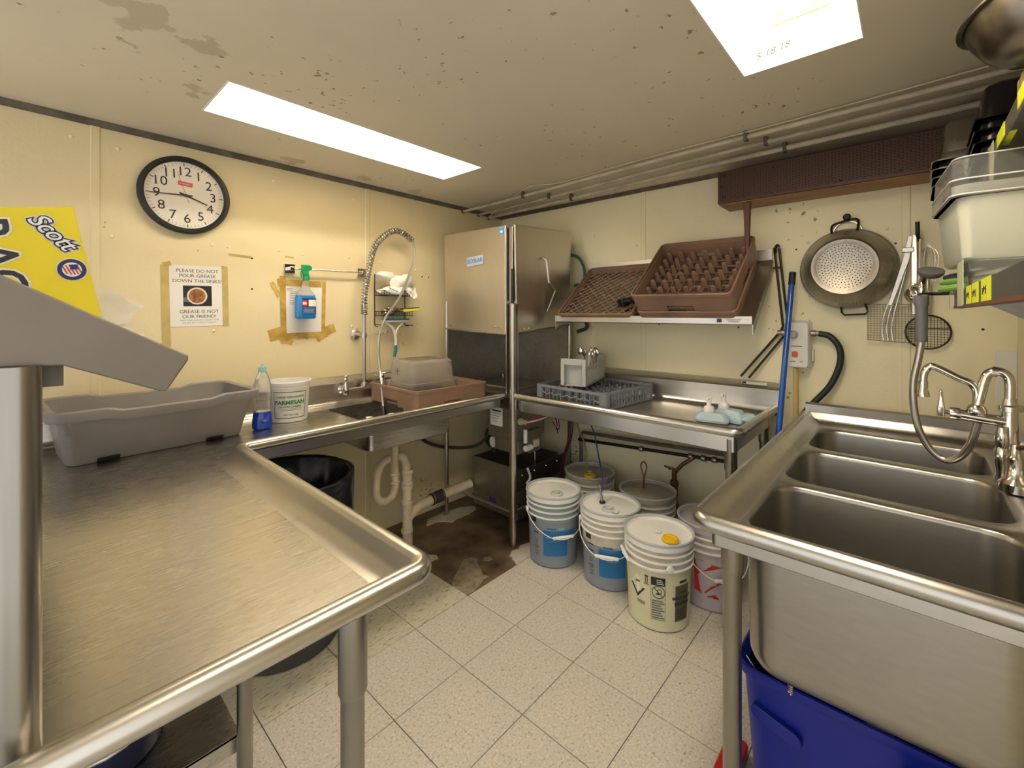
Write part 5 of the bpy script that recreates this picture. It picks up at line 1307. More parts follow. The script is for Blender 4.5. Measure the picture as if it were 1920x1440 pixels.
tag(MB().tube([(0.045, 2.055, 1.093), (0.045, 2.050, 0.02)], 0.012, 10).build('supply_pipe', mat('yellowed_paint_pipe', (0.62, 0.48, 0.22), 0.5, var=(8, 0.2))), 'yellowed pipe running down the wall below the white dispenser box', 'pipe')
t = thing('mop_pole', 'long blue mop pole with a black tip leaning between the dish table and the sink', 'pole', (0.52, 2.045, 0))
pA, pB = Vector((0.62, 2.025, 0.012)), Vector((0.105, 2.052, 1.565)); dP = (pB - pA).normalized()
MB().tube([pA, pB - dP * 0.062], 0.0125, 14).build('shaft', BLUEPOLE, t)
MB().tube([pB - dP * 0.062, pB], 0.0150, 14).build('grip_cap', BLACKP, t)

# colander
t = thing('colander', 'large dented aluminium colander with perforated base hanging on the back wall', 'colander', (0.0, 2.258, 1.58))
cc = (0.0, 2.258, 1.575)
MB().lathe([(0.186, 0.010), (0.190, 0.014), (0.190, 0.020), (0.184, 0.022), (0.176, 0.060), (0.158, 0.115), (0.132, 0.160), (0.128, 0.168), (0.122, 0.172), (0.104, 0.168), (0.100, 0.166), (0.001, 0.166), (0.001, 0.163), (0.100, 0.162), (0.124, 0.165), (0.155, 0.112), (0.172, 0.058), (0.180, 0.020)], 56, cc, (1, 0, 0)).build('bowl', ALU, t, angle=30)
hs = MB(); k = 0
def hole_at(p, nrm, rad):
    M_ = Matrix.Translation(p) @ axis_matrix(nrm)
    hs.add([M_ @ Vector((rad * math.cos(a), rad * math.sin(a), 0.0006)) for a in [2 * PI * q / 8 for q in range(8)]], [tuple(range(8))])
for ring_i in range(1, 9):
    cnt = ring_i * 6 if ring_i < 8 else 40
    for q in range(cnt):
        a = 2 * PI * q / cnt + ring_i * 0.3; rad = 0.0118 * ring_i
        hole_at((0.1661, cc[1] + rad * math.cos(a), cc[2] + rad * math.sin(a)), (1, 0, 0), 0.0024)
for z0, rr0, sl in ((0.076, 0.171, 0.9), (0.086, 0.168, 0.9), (0.096, 0.165, 0.9), (0.105, 0.1615, 0.9)):
    for sect in range(6):
        for q in range(7):
            a = sect * PI / 3 + 0.3 + q * 0.075 + z0
            hole_at((z0, cc[1] + (rr0 + 0.0015) * math.cos(a), cc[2] + (rr0 + 0.0015) * math.sin(a)), (0.32, math.cos(a) * 0.95, math.sin(a) * 0.95), 0.0024)
stuff(hs.build('perforations', mat('dark_hole', (0.02, 0.018, 0.015), 0.8, var=(8, 0.2)), t, smooth=False))
hz = cc[2] + 0.185
MB().tube(smooth_path([(0.030, 2.200, hz - 0.020), (0.020, 2.200, hz + 0.025), (0.020, 2.235, hz + 0.040), (0.020, 2.285, hz + 0.048), (0.022, 2.300, hz + 0.035), (0.045, 2.298, hz - 0.012)], 6), 0.005, 8).build('handle', BLACKM, t)
MB().tube([(0.012, 2.258 + 0.055 * math.cos(a), hz - 0.014 + 0.055 * math.sin(a)) for a in [PI * k / 14 for k in range(15)]], 0.003, 6).build('hanging_ring', STEEL, t)
hz2 = cc[2] - 0.185
MB().tube([(0.030, 2.235, hz2 + 0.015), (0.025, 2.238, hz2 - 0.020), (0.025, 2.248, hz2 - 0.032), (0.025, 2.325, hz2 - 0.028), (0.025, 2.335, hz2 - 0.015), (0.035, 2.325, hz2 + 0.018)], 0.004, 8).build('handle', BLACKM, t)
tag(MB().lathe([(0.006, 0), (0.006, 0.03), (0.014, 0.032), (0.016, 0.038), (0.010, 0.046)], 14, (0.0, 2.258, 1.818), (1, 0, 0)).build('wall_hook', BLACKM), 'round dark wall hook that holds up the colander', 'hook')

# utensils hanging together on a hook
tag(MB().tube(smooth_path([(0.0, 2.505, 1.69), (0.05, 2.505, 1.685), (0.075, 2.503, 1.70), (0.080, 2.502, 1.755)], 5), 0.0075, 10).build('utensil_hook', BLACKM), 'thick steel wall hook carrying a bundle of utensils', 'hook')
t = thing('frying_basket', 'flat wire basket skimmer with a long handle hanging from the utensil hook', 'skimmer', (0.03, 2.42, 1.24))
a0, a1, b0, b1, zb, zt_ = 0.018, 0.030, 2.335, 2.485, 1.245, 1.405
MB().tube([(a1, b0, zb), (a1, b1 + 0.02, zb - 0.01), (a1, b1 + 0.02, zt_), (a1, b0, zt_)], 0.0025, 6, closed=True).build('basket_frame', STEEL, t)
for k in range(1, 16):
    y = b0 + (b1 + 0.02 - b0) * k / 16
    MB().tube([(a0 + 0.01, y, zb - 0.008 * k / 16), (a0 + 0.01, y, zt_)], 0.0008, 4).build('mesh_wire', DULL, t)
for k in range(1, 15):
    z = zb + (zt_ - zb) * k / 15
    MB().tube([(a0 + 0.01, b0, z), (a0 + 0.01, b1 + 0.02, z)], 0.0008, 4).build('mesh_wire', DULL, t)
for dy in (0.0, 0.016, 0.032):
    MB().tube(smooth_path([(0.045, 2.475 + dy * 0.2, 1.640), (0.050, 2.435 + dy * 0.6, 1.50), (0.045, 2.395 + dy, 1.37), (0.036, 2.385 + dy, 1.30), (0.034, 2.390 + dy, zb - 0.002)], 5), 0.0028, 6).build('handle_wire', STEEL, t)
t = thing('tongs', 'long stainless serving tongs hanging from the utensil hook', 'tongs', (0.06, 2.47, 1.30))
MB().prism([(2.472, 1.700), (2.488, 1.700), (2.478, 1.600), (2.420, 1.40), (2.405, 1.40), (2.455, 1.600)], lambda a, b: (0.058, a, b), lambda a, b: (0.066, a, b)).build('arm', STEELZ, t, smooth=False, bevel=0.002)
MB().prism([(2.488, 1.705), (2.500, 1.700), (2.502, 1.60), (2.500, 1.36), (2.485, 1.36), (2.482, 1.60)], lambda a, b: (0.068, a, b), lambda a, b: (0.076, a, b)).build('arm', CHROME, t, smooth=False, bevel=0.002)
MB().box(0.060, 0.078, 2.452, 2.492, 1.628, 1.650).build('pivot', STEEL, t, smooth=False, bevel=0.003)
t = thing('wire_whisk', 'wire whisk with looped head hanging from the utensil hook', 'whisk', (0.05, 2.53, 1.36))
for k, w in enumerate((0.012, 0.022, 0.032)):
    MB().tube(smooth_path([(0.045, 2.530 - w * 0.3, 1.50), (0.045 + 0.006 * k, 2.530 - w * 0.6, 1.60), (0.045, 2.535, 1.665 - 0.008 * k), (0.045 + 0.006 * k, 2.535 + w, 1.61), (0.045, 2.535 + w * 0.7, 1.50)], 6), 0.0016, 6).build('wire_loop', STEEL, t)
MB().lathe([(0.006, 1.36), (0.009, 1.38), (0.009, 1.49), (0.006, 1.51)], 12, (0.045, 2.535, 0)).build('handle', STEELZ, t)
t = thing('mesh_strainer', 'round dark wire mesh strainer hanging below the utensils', 'strainer', (0.03, 2.545, 1.21))
MB().tube([(0.024, 2.535 + 0.072 * math.cos(a), 1.285 + 0.072 * math.sin(a)) for a in [2 * PI * k / 32 for k in range(32)]], 0.0035, 8, closed=True).build('rim', BLACKM, t)
for k in range(1, 14):
    q_ = -0.072 + 0.144 * k / 14; l = math.sqrt(0.072 ** 2 - q_ ** 2)
    for vert in (0, 1):
        pts = []
        for i in range(9):
            f = -l + 2 * l * i / 8; dep = 0.024 - 0.020 * (1 - (f * f + q_ * q_) / 0.072 ** 2)
            pts.append((dep, 2.535 + (q_ if vert else f), 1.285 + (f if vert else q_)))
        MB().tube(pts, 0.0009, 4).build('mesh_wire', DARKSTEEL, t)
MB().tube([(0.024, 2.500, 1.350), (0.040, 2.500, 1.66)], 0.004, 8).build('handle', STEELZ, t)
MB().tube([(0.026, 2.465, 1.30), (0.026, 2.604, 1.30)], 0.0022, 6).build('support_wire', BLACKM, t)
t = thing('ladle', 'steel ladle hanging beside the tongs with its bowl turned to the wall', 'ladle', (0.05, 2.50, 1.36))
MB().tube(smooth_path([(0.085, 2.512, 1.68), (0.085, 2.510, 1.56), (0.085, 2.505, 1.46)], 4), 0.005, 8).build('handle', CHROME, t)
MB().lathe([(0.001, 0.0), (0.022, 0.004), (0.036, 0.018), (0.042, 0.036), (0.039, 0.036), (0.030, 0.014), (0.001, 0.006)], 20, (0.10, 2.50, 1.425), (-0.8, 0, 0.5)).build('ladle_bowl', CHROME, t)

# ------------------------------------------------------------ faucet of the three bowl sink
FX = 0.66
t = thing('sink_faucet', 'chrome swing faucet and spray riser mounted at the back of the three-bowl sink', 'faucet', (FX, 2.70, 0.87))
MB().lathe([(0.034, 0.858), (0.034, 0.872), (0.026, 0.885), (0.021, 0.90), (0.021, 0.985), (0.0185, 0.99), (0.0185, 1.072), (0.026, 1.074), (0.026, 1.088), (0.0175, 1.092), (0.015, 1.11)], 20, (FX, 2.700, 0)).build('riser', CHROME, t)
MB().tube(smooth_path([(FX, 2.700, 1.10), (FX, 2.700, 1.160), (FX, 2.690, 1.184), (FX, 2.670, 1.190), (FX, 2.652, 1.172), (FX, 2.641, 1.120), (FX, 2.633, 1.075)], 8), 0.0125, 14).build('gooseneck', CHROME, t)
MB().lathe([(0.0155, 0), (0.0155, 0.012)], 14, (FX, 2.676, 1.1885), (0, -1, 0.1)).build('collar_ring', CHROME, t)
MB().tube([(FX, 2.574, 1.050), (FX, 2.700, 1.040)], 0.0165, 16).build('valve_body', CHROME, t)
MB().lathe([(0.019, -0.012), (0.021, 0.0), (0.019, 0.012)], 16, (FX, 2.585, 1.049), (0, 1, 0)).build('valve_nut', CHROME, t)
MB().tube([(FX, 2.580, 1.050), (FX, 2.556, 1.052)], 0.006, 10).build('valve_stem', CHROME, t)
MB().loft([[(FX + a, 2.553 + b, z) for a, b, _ in rrect(w, h_, 0.004)] for w, h_, z in ((0.022, 0.018, 1.038), (0.024, 0.020, 1.060), (0.026, 0.012, 1.090), (0.020, 0.009, 1.115), (0.008, 0.006, 1.122))]).build('lever_handle', CHROME, t)
MB().lathe([(0.021, 1.055), (0.024, 1.066), (0.020, 1.078), (0.014, 1.084)], 16, (FX, 2.632, 0)).build('spout_nut', CHROME, t)
MB().tube(smooth_path([(FX, 2.632, 1.08), (FX, 2.632, 1.122), (FX, 2.620, 1.147), (FX, 2.590, 1.163), (FX, 2.540, 1.192), (FX, 2.524, 1.190), (FX, 2.513, 1.165), (FX, 2.511, 1.120)], 8), 0.0105, 14).build('swing_spout', CHROME, t)
MB().lathe([(0.0125, 1.098), (0.0165, 1.094), (0.0165, 1.104), (0.0125, 1.115), (0.0125, 1.145)], 16, (FX, 2.511, 0)).build('aerator', CHROME, t)
MB().lathe([(0.011, 1.03), (0.014, 1.015), (0.016, 0.98), (0.013, 0.972), (0.016, 0.965), (0.016, 0.93), (0.011, 0.90), (0.014, 0.862)], 16, (FX + 0.045, 2.680, 0)).build('check_valve', CHROME, t)
MB().lathe([(0.034, 0.862), (0.034, 0.885), (0.022, 0.900), (0.016, 0.930), (0.018, 0.955), (0.012, 0.965), (0.009, 0.995)], 18, (FX + 0.095, 2.700, 0)).build('lower_valve', CHROME, t)
MB().tube([(FX + 0.095, 2.700, 0.985), (FX + 0.12, 2.72, 0.995)], 0.007, 8).build('valve_lever', BRASS, t)
MB().tube([(FX + 0.11, 2.712, 0.993), (FX + 0.17, 2.745, 1.005)], 0.003, 8).build('blue_lever_tip', BLUEPOLE, t)
SX = 0.60
t = thing('spray_hose', 'looping steel spray hose with grey handle hanging above the three-bowl sink', 'spray hose', (SX, 2.55, 0.88))
MB().tube(smooth_path([(SX, 2.508, 1.272), (SX, 2.500, 1.21), (SX, 2.488, 1.13), (SX, 2.489, 1.05), (SX, 2.502, 0.972), (SX, 2.530, 0.912), (SX + 0.01, 2.567, 0.886), (SX + 0.03, 2.600, 0.912), (SX + 0.05, 2.622, 0.965), (FX, 2.634, 1.030)], 10), 0.0105, 12).build('hose', STEELZ, t)
MB().lathe([(0.012, 1.268), (0.0155, 1.275), (0.0165, 1.39), (0.0195, 1.395), (0.0195, 1.425), (0.014, 1.428)], 16, (SX, 2.508, 0)).build('grip', mat('grey_rubber_grip', (0.20, 0.20, 0.22), 0.55, var=(9, 0.15)), t)
MB().tube(smooth_path([(SX, 2.508, 1.425), (SX, 2.509, 1.455), (SX - 0.01, 2.512, 1.475), (SX - 0.03, 2.516, 1.49)], 5), 0.011, 12).build('spray_neck', CHROME, t)
MB().lathe([(0.006, 0), (0.028, 0.010), (0.034, 0.020), (0.034, 0.028), (0.026, 0.030)], 24, (SX + 0.005, 2.528, 1.482), (0.45, 0.12, 0.9)).build('spray_face', mat('dark_grey_rubber', (0.13, 0.13, 0.13), 0.55, var=(9, 0.2)), t)
MB().tube(smooth_path([(SX, 2.492, 1.43), (SX, 2.480, 1.45), (SX, 2.490, 1.462), (SX, 2.506, 1.452)], 5), 0.005, 8).build('squeeze_lever', CHROME, t)

# ------------------------------------------------------------ shelves on the right wall
t = thing('lower_wall_shelf', 'lower steel wall shelf with yellow date stickers along its edge', 'shelf', (1.5, 2.69, 1.40))
MB().box(0.72, 2.24, 2.585, 2.793, 1.418, 1.426).build('shelf_board', STEEL, t, smooth=False)
MB().box(0.72, 2.24, 2.580, 2.585, 1.386, 1.426).build('edge_strip', mat('shelf_edge_dark', (0.10, 0.10, 0.10), 0.4, 0.6, var=(9, 0.2)), t, smooth=False)
MB().box(0.72, 2.24, 2.578, 2.60, 1.380, 1.386).build('edge_trim', mat('reddish_trim', (0.16, 0.05, 0.03), 0.5, var=(9, 0.2)), t, smooth=False)
for x in (0.80, 1.45, 2.10):
    MB().prism([(2.60, 1.416), (2.79, 1.416), (2.79, 1.30)], lambda a, b, x=x: (x, a, b), lambda a, b, x=x: (x + 0.006, a, b)).build('bracket', DULL, t, smooth=False)
for x, w in ((1.185, 0.10), (1.325, 0.12), (1.50, 0.13)):
    MB().box(x - w / 2, x + w / 2, 2.5785, 2.5798, 1.382, 1.427).build('date_sticker', NEON, t, smooth=False)
    for k in range(4):
        MB().box(x - w * 0.3 + 0.015 * k, x - w * 0.3 + 0.015 * k + 0.006, 2.5778, 2.5786, 1.398 + 0.004 * (k % 3), 1.410 + 0.003 * (k % 2)).build('pen_mark', INK, t, smooth=False)
MB().box(0.88, 1.06, 2.5775, 2.579, 1.384, 1.50).build('tape_flap', mat('pale_green_tape', (0.62, 0.66, 0.44), 0.45, var=(6, 0.1)), t, smooth=False)
MB().box(0.70, 0.722, 2.570, 2.60, 1.378, 1.432).build('end_clip', CLEAR, t, smooth=False, bevel=0.003)
t = thing('upper_wall_shelf', 'upper steel wall shelf carrying stacked pans and a mixing bowl', 'shelf', (1.3, 2.72, 1.80))
MB().box(0.12, 2.24, 2.652, 2.793, 1.798, 1.808).build('shelf_board', DARKSTEEL, t, smooth=False)
MB().box(0.12, 2.24, 2.648, 2.653, 1.790, 1.822).build('edge_strip', DULL, t, smooth=False)
for x in (0.40, 1.20, 2.05):
    MB().prism([(2.67, 1.797), (2.79, 1.797), (2.79, 1.70)], lambda a, b, x=x: (x, a, b), lambda a, b, x=x: (x + 0.006, a, b)).build('bracket', DULL, t, smooth=False)
for x, w in ((1.00, 0.12), (1.33, 0.18)):
    MB().box(x - w / 2, x + w / 2, 2.6465, 2.648, 1.789, 1.823).build('date_sticker', NEON, t, smooth=False)
    MB().box(x - w / 2, x + w / 2, 2.648, 2.668, 1.7965, 1.798).build('date_sticker', NEON, t, smooth=False)
MB().box(0.80, 0.88, 2.6455, 2.647, 1.73, 1.83).build('tape_flap', MATS['pale_green_tape'], t, smooth=False)
def pan_ring(w, h_, r_, z, cx, cy): return rrect(w, h_, r_, z, cx, cy, nc=4)
for k in range(4):
    z0 = 1.824 + 0.030 * k
    t = thing('steam_pan', ('upturned stainless pan on the upper shelf, topmost of the bright stack', 'upturned stainless pan in the bright stack on the upper shelf')[0 if k == 3 else 1] if k in (1, 3) else ('lowest upturned stainless pan resting on the upper shelf', '', 'upturned stainless pan just under the topmost of the bright stack')[k], 'pan', (0.27, 2.67, z0), 'stack of bright steel pans')
    cx, cy = 0.275, 2.662
    MB().loft([pan_ring(0.300, 0.245, 0.03, z0, cx, cy), pan_ring(0.304, 0.249, 0.03, z0 + 0.004, cx, cy), pan_ring(0.270, 0.214, 0.03, z0 + 0.006, cx, cy), pan_ring(0.262, 0.206, 0.035, z0 + 0.030, cx, cy), pan_ring(0.256, 0.200, 0.035, z0 + 0.034, cx, cy), pan_ring(0.235, 0.182, 0.04, z0 + 0.135, cx, cy), pan_ring(0.215, 0.162, 0.035, z0 + 0.148, cx, cy),
               pan_ring(0.213, 0.160, 0.035, z0 + 0.1465, cx, cy), pan_ring(0.231, 0.178, 0.04, z0 + 0.133, cx, cy), pan_ring(0.266, 0.210, 0.03, z0 + 0.004, cx, cy), pan_ring(0.298, 0.243, 0.03, z0, cx, cy)]).build('pan_body', STEELZ, t)
for k in range(4):
    z0 = 1.824 + 0.034 * k
    t = thing('dark_pan', ('upturned dark pan on the upper shelf, topmost of the dark stack', 'upturned dark pan in the dark stack on the upper shelf')[0 if k == 3 else 1] if k in (1, 3) else ('lowest upturned dark pan resting on the upper shelf', '', 'upturned dark pan just under the topmost of the dark stack')[k], 'pan', (0.62, 2.70, z0), 'stack of dark pans')
    cx, cy = 0.63, 2.705
    MB().loft([pan_ring(0.30, 0.170, 0.025, z0, cx, cy), pan_ring(0.304, 0.174, 0.025, z0 + 0.004, cx, cy), pan_ring(0.27, 0.145, 0.025, z0 + 0.006, cx, cy), pan_ring(0.25, 0.125, 0.03, z0 + 0.10, cx, cy), pan_ring(0.23, 0.11, 0.03, z0 + 0.108, cx, cy),
               pan_ring(0.228, 0.108, 0.03, z0 + 0.1065, cx, cy), pan_ring(0.246, 0.121, 0.03, z0 + 0.098, cx, cy), pan_ring(0.266, 0.141, 0.025, z0 + 0.004, cx, cy), pan_ring(0.298, 0.168, 0.025, z0, cx, cy)]).build('pan_body', mat('black_coated_steel', (0.03, 0.028, 0.03), 0.22, 0.8, var=(9, 0.3)), t)
t = thing('paper_cup_box', 'small tan box propping up the mixing bowl on the upper shelf', 'box', (1.25, 2.72, 1.809))
MB().box(1.14, 1.36, 2.660, 2.785, 1.809, 1.884).build('carton', mat('tan_card', (0.42, 0.30, 0.14), 0.6, var=(9, 0.25)), t, smooth=False, bevel=0.002)
for k in range(5):
    MB().box(1.15 + 0.043 * k, 1.17 + 0.043 * k, 2.657, 2.660, 1.82, 1.876).build('ridge', MATS['tan_card'], t, smooth=False)
t = thing('mixing_bowl', 'large scuffed steel mixing bowl tilted on a small box on the upper shelf', 'bowl', (1.24, 2.70, 1.885))
MB().lathe([(r_ * 0.77, z_ * 0.953) for r_, z_ in ((0.138, 0.130), (0.135, 0.100), (0.125, 0.060), (0.099, 0.027), (0.058, 0.008), (0.001, 0.003), (0.001, 0.0), (0.06, 0.005), (0.102, 0.024), (0.128, 0.058), (0.139, 0.100), (0.141, 0.134), (0.154, 0.136), (0.154, 0.132), (0.142, 0.130))], 48, (1.24, 2.7095, 1.897), (-0.116, -0.305, 0.894), caps=False).build('bowl_body', mat('scuffed_bowl_steel', (0.30, 0.27, 0.23), 0.28, 1.0, var=(7, 0.75), col2=(0.05, 0.045, 0.04)), t)
t = thing('storage_tub', 'milky translucent storage tub with clear lid on the lower right-hand shelf', 'storage tub', (0.86, 2.68, 1.50))
RTB = Matrix.Translation((0.825, 2.660, 1.502)) @ Matrix.Rotation(math.radians(5), 4, 'Z')
def tb(w, h_, r_, z): return [RTB @ Vector(p) for p in rrect(w, h_, r_, z, nc=5)]
MB().loft([tb(0.300, 0.170, 0.03, 0.0), tb(0.310, 0.182, 0.03, 0.008), tb(0.335, 0.205, 0.03, 0.170), tb(0.345, 0.222, 0.03, 0.172), tb(0.345, 0.222, 0.03, 0.195), tb(0.338, 0.214, 0.03, 0.197), tb(0.330, 0.200, 0.03, 0.172), tb(0.304, 0.175, 0.03, 0.012)]).build('tub_body', MILKY, t)
MB().loft([tb(0.352, 0.230, 0.03, 0.165), tb(0.354, 0.232, 0.03, 0.168), tb(0.354, 0.232, 0.03, 0.208), tb(0.346, 0.225, 0.03, 0.210), tb(0.340, 0.220, 0.035, 0.262), tb(0.325, 0.205, 0.035, 0.272), tb(0.322, 0.202, 0.035, 0.270), tb(0.336, 0.216, 0.035, 0.260), tb(0.342, 0.221, 0.03, 0.208), tb(0.348, 0.226, 0.03, 0.165)]).build('lid', CLEAR, t)
for z in (0.170, 0.209):
    MB().tube(tb(0.354, 0.232, 0.03, z), 0.0022, 6, closed=True).build('lid_bead', WHITEP, t)
MB().tube(tb(0.338, 0.218, 0.035, 0.268), 0.0016, 6, closed=True).build('lid_bead', WHITEP, t)
t = thing('utensil_tray', 'shallow clear tray holding knives under the storage tub', 'tray', (0.86, 2.68, 1.427))
MB().loft([[(0.86 + a, 2.685 + b, z) for a, b, _ in rrect(w, h_, 0.02)] for w, h_, z in ((0.30, 0.17, 1.4265), (0.31, 0.18, 1.43), (0.33, 0.19, 1.497), (0.335, 0.195, 1.498), (0.335, 0.195, 1.501), (0.325, 0.185, 1.4995), (0.305, 0.175, 1.433))]).build('tray_body', CLEAR, t)
for k, (y, z, m_, lab) in enumerate(((2.552, 1.462, LIME, 'knife with lime green handle, upper of two under the storage tub'), (2.548, 1.440, LIME, 'knife with lime green handle, lower of two under the storage tub'), (2.560, 1.478, NAVY, 'knife with dark blue handle under the storage tub'))):
    t = thing('kitchen_knife', lab, 'knife', (0.75, y, z), None)
    q0 = Vector((0.66, y + 0.004, z)); q1 = Vector((0.78, y + 0.045, z + 0.002)); q2 = Vector((0.95, y + 0.09, z + 0.004))
    MB().tube([q0, q0.lerp(q1, 0.3), q1], [0.008, 0.010, 0.008], 8).build('handle', m_, t)
    MB().tube([q1, q1.lerp(q2, 0.6), q2], [0.006, 0.005, 0.001], 4).build('blade', CHROME, t)
t = thing('flat_strainer', 'dark wire-rimmed strainer lying on the end of the lower shelf', 'strainer', (0.62, 2.56, 1.43))
MB().tube([(0.60 + 0.09 * math.cos(a), 2.555 + 0.055 * math.sin(a), 1.430) for a in [2 * PI * k / 28 for k in range(28)]], 0.003, 8, closed=True).build('rim', BLACKM, t)
MB().tube([(0.68, 2.575, 1.430), (0.90, 2.615, 1.430)], 0.004, 8).build('handle', STEEL, t)
tag(MB().box(0.001, 0.004, 2.735, 2.793, 0.93, 1.215).build('splash_panel', WHITEP, smooth=False, bevel=0.001), 'pale plastic splash panel in the corner behind the sink faucet', 'panel')

# ------------------------------------------------------------ buckets on the floor
RIMGREY = mat('translucent_grey_rim', (0.50, 0.52, 0.54), 0.3, var=(9, 0.1))
BUNGM = mat('bung_grey', (0.62, 0.62, 0.60), 0.4, var=(9, 0.1))
def bucket_geo(t, body, fill, lid_m, lidstyle, grip_ang, drop, top_tint=None):
    R0, R1, H = 0.130, 0.146, 0.370
    def rad(z): return R0 + (R1 - R0) * z / H
    fz = fill
    MB().lathe([(R0 - 0.008, 0.0), (R0, 0.006), (rad(fz), fz), (rad(fz) - 0.002, fz + 0.0005)], 40).build('body', body, t)
    MB().lathe([(rad(fz) - 0.002, fz + 0.0006), (rad(fz), fz + 0.001), (rad(0.30), 0.30), (R1 - 0.004, 0.352)], 40).build('upper_body', top_tint or DIRTYW, t)
    for z in (0.268, 0.300, 0.330):
        MB().lathe([(rad(z) - 0.001, z - 0.004), (rad(z) + 0.0075, z - 0.002), (rad(z) + 0.008, z + 0.003), (rad(z) - 0.001, z + 0.005)], 40, caps=False).build('rib', WHITEP, t)
    lid = MB(); LR = 0.154
    lid.lathe([(LR - 0.006, 0.350), (LR - 0.002, 0.353), (LR - 0.002, 0.372), (LR - 0.005, 0.376), (LR - 0.014, 0.376), (LR - 0.018, 0.366), (0.06, 0.368), (0.001, 0.368)], 48)
    lo = lid.build('lid', lid_m, t)
    MB().lathe([(LR - 0.004, 0.3765), (LR + 0.001, 0.3775), (LR + 0.001, 0.384), (LR - 0.003, 0.386), (LR - 0.008, 0.384), (LR - 0.010, 0.3765)], 48, caps=False).build('lid_rim', RIMGREY, lo)
    ca = grip_ang + 1.9
    if lidstyle == 'bung':
        MB().lathe([(0.036, 0.366), (0.033, 0.377), (0.028, 0.380), (0.026, 0.374), (0.017, 0.373), (0.016, 0.383), (0.001, 0.385)], 24, (0.055 * math.cos(grip_ang), 0.055 * math.sin(grip_ang), 0)).build('bung', BUNGM, lo)
    elif lidstyle == 'cap':
        MB().lathe([(0.036, 0.372), (0.036, 0.378), (0.032, 0.384), (0.022, 0.384), (0.018, 0.381), (0.001, 0.381)], 28, (0.082 * math.cos(ca), 0.082 * math.sin(ca), 0)).build('yellow_cap', mat('yellow_cap_plastic', (0.85, 0.50, 0.01), 0.4, var=(9, 0.08)), lo)
        MB().lathe([(0.014, 0.373), (0.012, 0.377), (0.001, 0.378)], 16).build('lid_nub', WHITEP, lo)
    pts = []; E_ = 0.157
    for k in range(19):
        a = PI * k / 18
        # half circle bail hanging down on the grip side
        x = E_ * math.cos(a); d_ = math.sin(a)
        pts.append(Vector((x, 0.150 * d_ + 0.012 * d_, 0.285 - drop * d_)))
    M_ = Matrix.Rotation(grip_ang - PI / 2, 3, 'Z')
    pts = [M_ @ p for p in pts]
    MB().tube(pts, 0.0024, 6).build('bail_wire', WHITEP, t)
    MB().tube([pts[9] + (pts[7] - pts[9]) * 1.05, pts[9] + (pts[11] - pts[9]) * 1.05], 0.0085, 12).build('bail_grip', WHITEP, t)
    for a in (0, PI):
        p = M_ @ Vector((0.150 * math.cos(a), 0, 0.285))
        MB().lathe([(0.016, 0), (0.014, 0.009), (0.006, 0.011)], 12, p, M_ @ Vector((math.cos(a), 0, 0))).build('ear', WHITEP, t)
    return rad
def cam_ang(x, y): return math.atan2(2.482 - y, 2.631 - x)
BLUEB = mat('blue_grey_full_bucket', (0.25, 0.28, 0.34), 0.4, var=(5, 0.12))
TEALB = mat('teal_tinted_bucket', (0.28, 0.36, 0.38), 0.4, var=(5, 0.12))
YELB = mat('pale_yellow_full_bucket', (0.68, 0.68, 0.44), 0.4, var=(5, 0.1))
LILAC = mat('lilac_white_bucket', (0.50, 0.46, 0.49), 0.4, var=(5, 0.1))
spots = []
def blue_bucket(x, y, lab, fill, turn, bung=True, top=None):
    t = thing('chemical_bucket', lab, 'bucket', (0, 0, 0), 'chemical buckets on the floor')
    a = cam_ang(x, y)
    rad = bucket_geo(t, BLUEB, fill, WHITEP, 'bung' if bung else 'none', a + turn, 0.115, top)
    def P_(nm, m_, z0, z1, a0, a1, th=0.0008): return cyl_patch(nm, m_, t, (0, 0, 0), rad(z0) + 0.0006, rad(z1) + 0.0006, z0, z1, a + a0, a + a1, th)
    P_('label', BLUEPRINT, 0.068, 0.205, -0.40, 0.58)
    P_('label_flare', BLUEPRINT, 0.150, 0.205, 0.58, 0.78); P_('label_flare', BLUEPRINT, 0.178, 0.205, 0.78, 0.92)
    P_('print_line', BLUEPRINT, 0.212, 0.220, -0.25, 0.10); P_('print_line', PALEBLUE, 0.210, 0.222, 0.22, 0.42)
    for k, (s, sz) in enumerate((('SUPER CONCENTRATED', 0.010), ('RINSE AID', 0.011))):
        text(s, sz, (0, 0, 0.168 - 0.018 * k), (1, 0, 0), (0, 0, 1), PALEBLUE, t, cyl=((0, 0), rad(0.17) + 0.0022, a + 0.08))
    P_('side_label', GREYPRINT, 0.10, 0.108, -0.90, -0.60); P_('side_label', INK, 0.235, 0.262, -1.0, -0.72)
    for k in range(6):
        P_('side_label', GREYPRINT, 0.06 + 0.016 * k, 0.068 + 0.016 * k, -0.82, -0.66 + 0.02 * (k % 2))
    cyl_patch('ring_mark', INK, t, (0, 0, 0), rad(0.18) + 0.0006, rad(0.21) + 0.0006, 0.180, 0.186, a - 0.86, a - 0.62)
    cyl_patch('ring_mark', INK, t, (0, 0, 0), rad(0.18) + 0.0006, rad(0.21) + 0.0006, 0.210, 0.216, a - 0.86, a - 0.62)
    t.location = (x, y, 0.001)
    return t
b1 = blue_bucket(0.626, 0.986, 'white-lidded bucket with blue label and teal tint, nearest the dish machine leg', 0.245, 0.35, True, TEALB)
b2 = blue_bucket(0.588, 1.322, 'white-lidded bucket with blue label and tube pushed through its lid', 0.215, -0.1, True)
t = b2
lo = [c for c in t.children if c.name.startswith('lid')][0]
MB().loft([rrect(0.034, 0.030, 0.002, z, 0.055, 0.062) for z in (0.3745, 0.3755)]).build('lid_sticker', PAPER, lo)
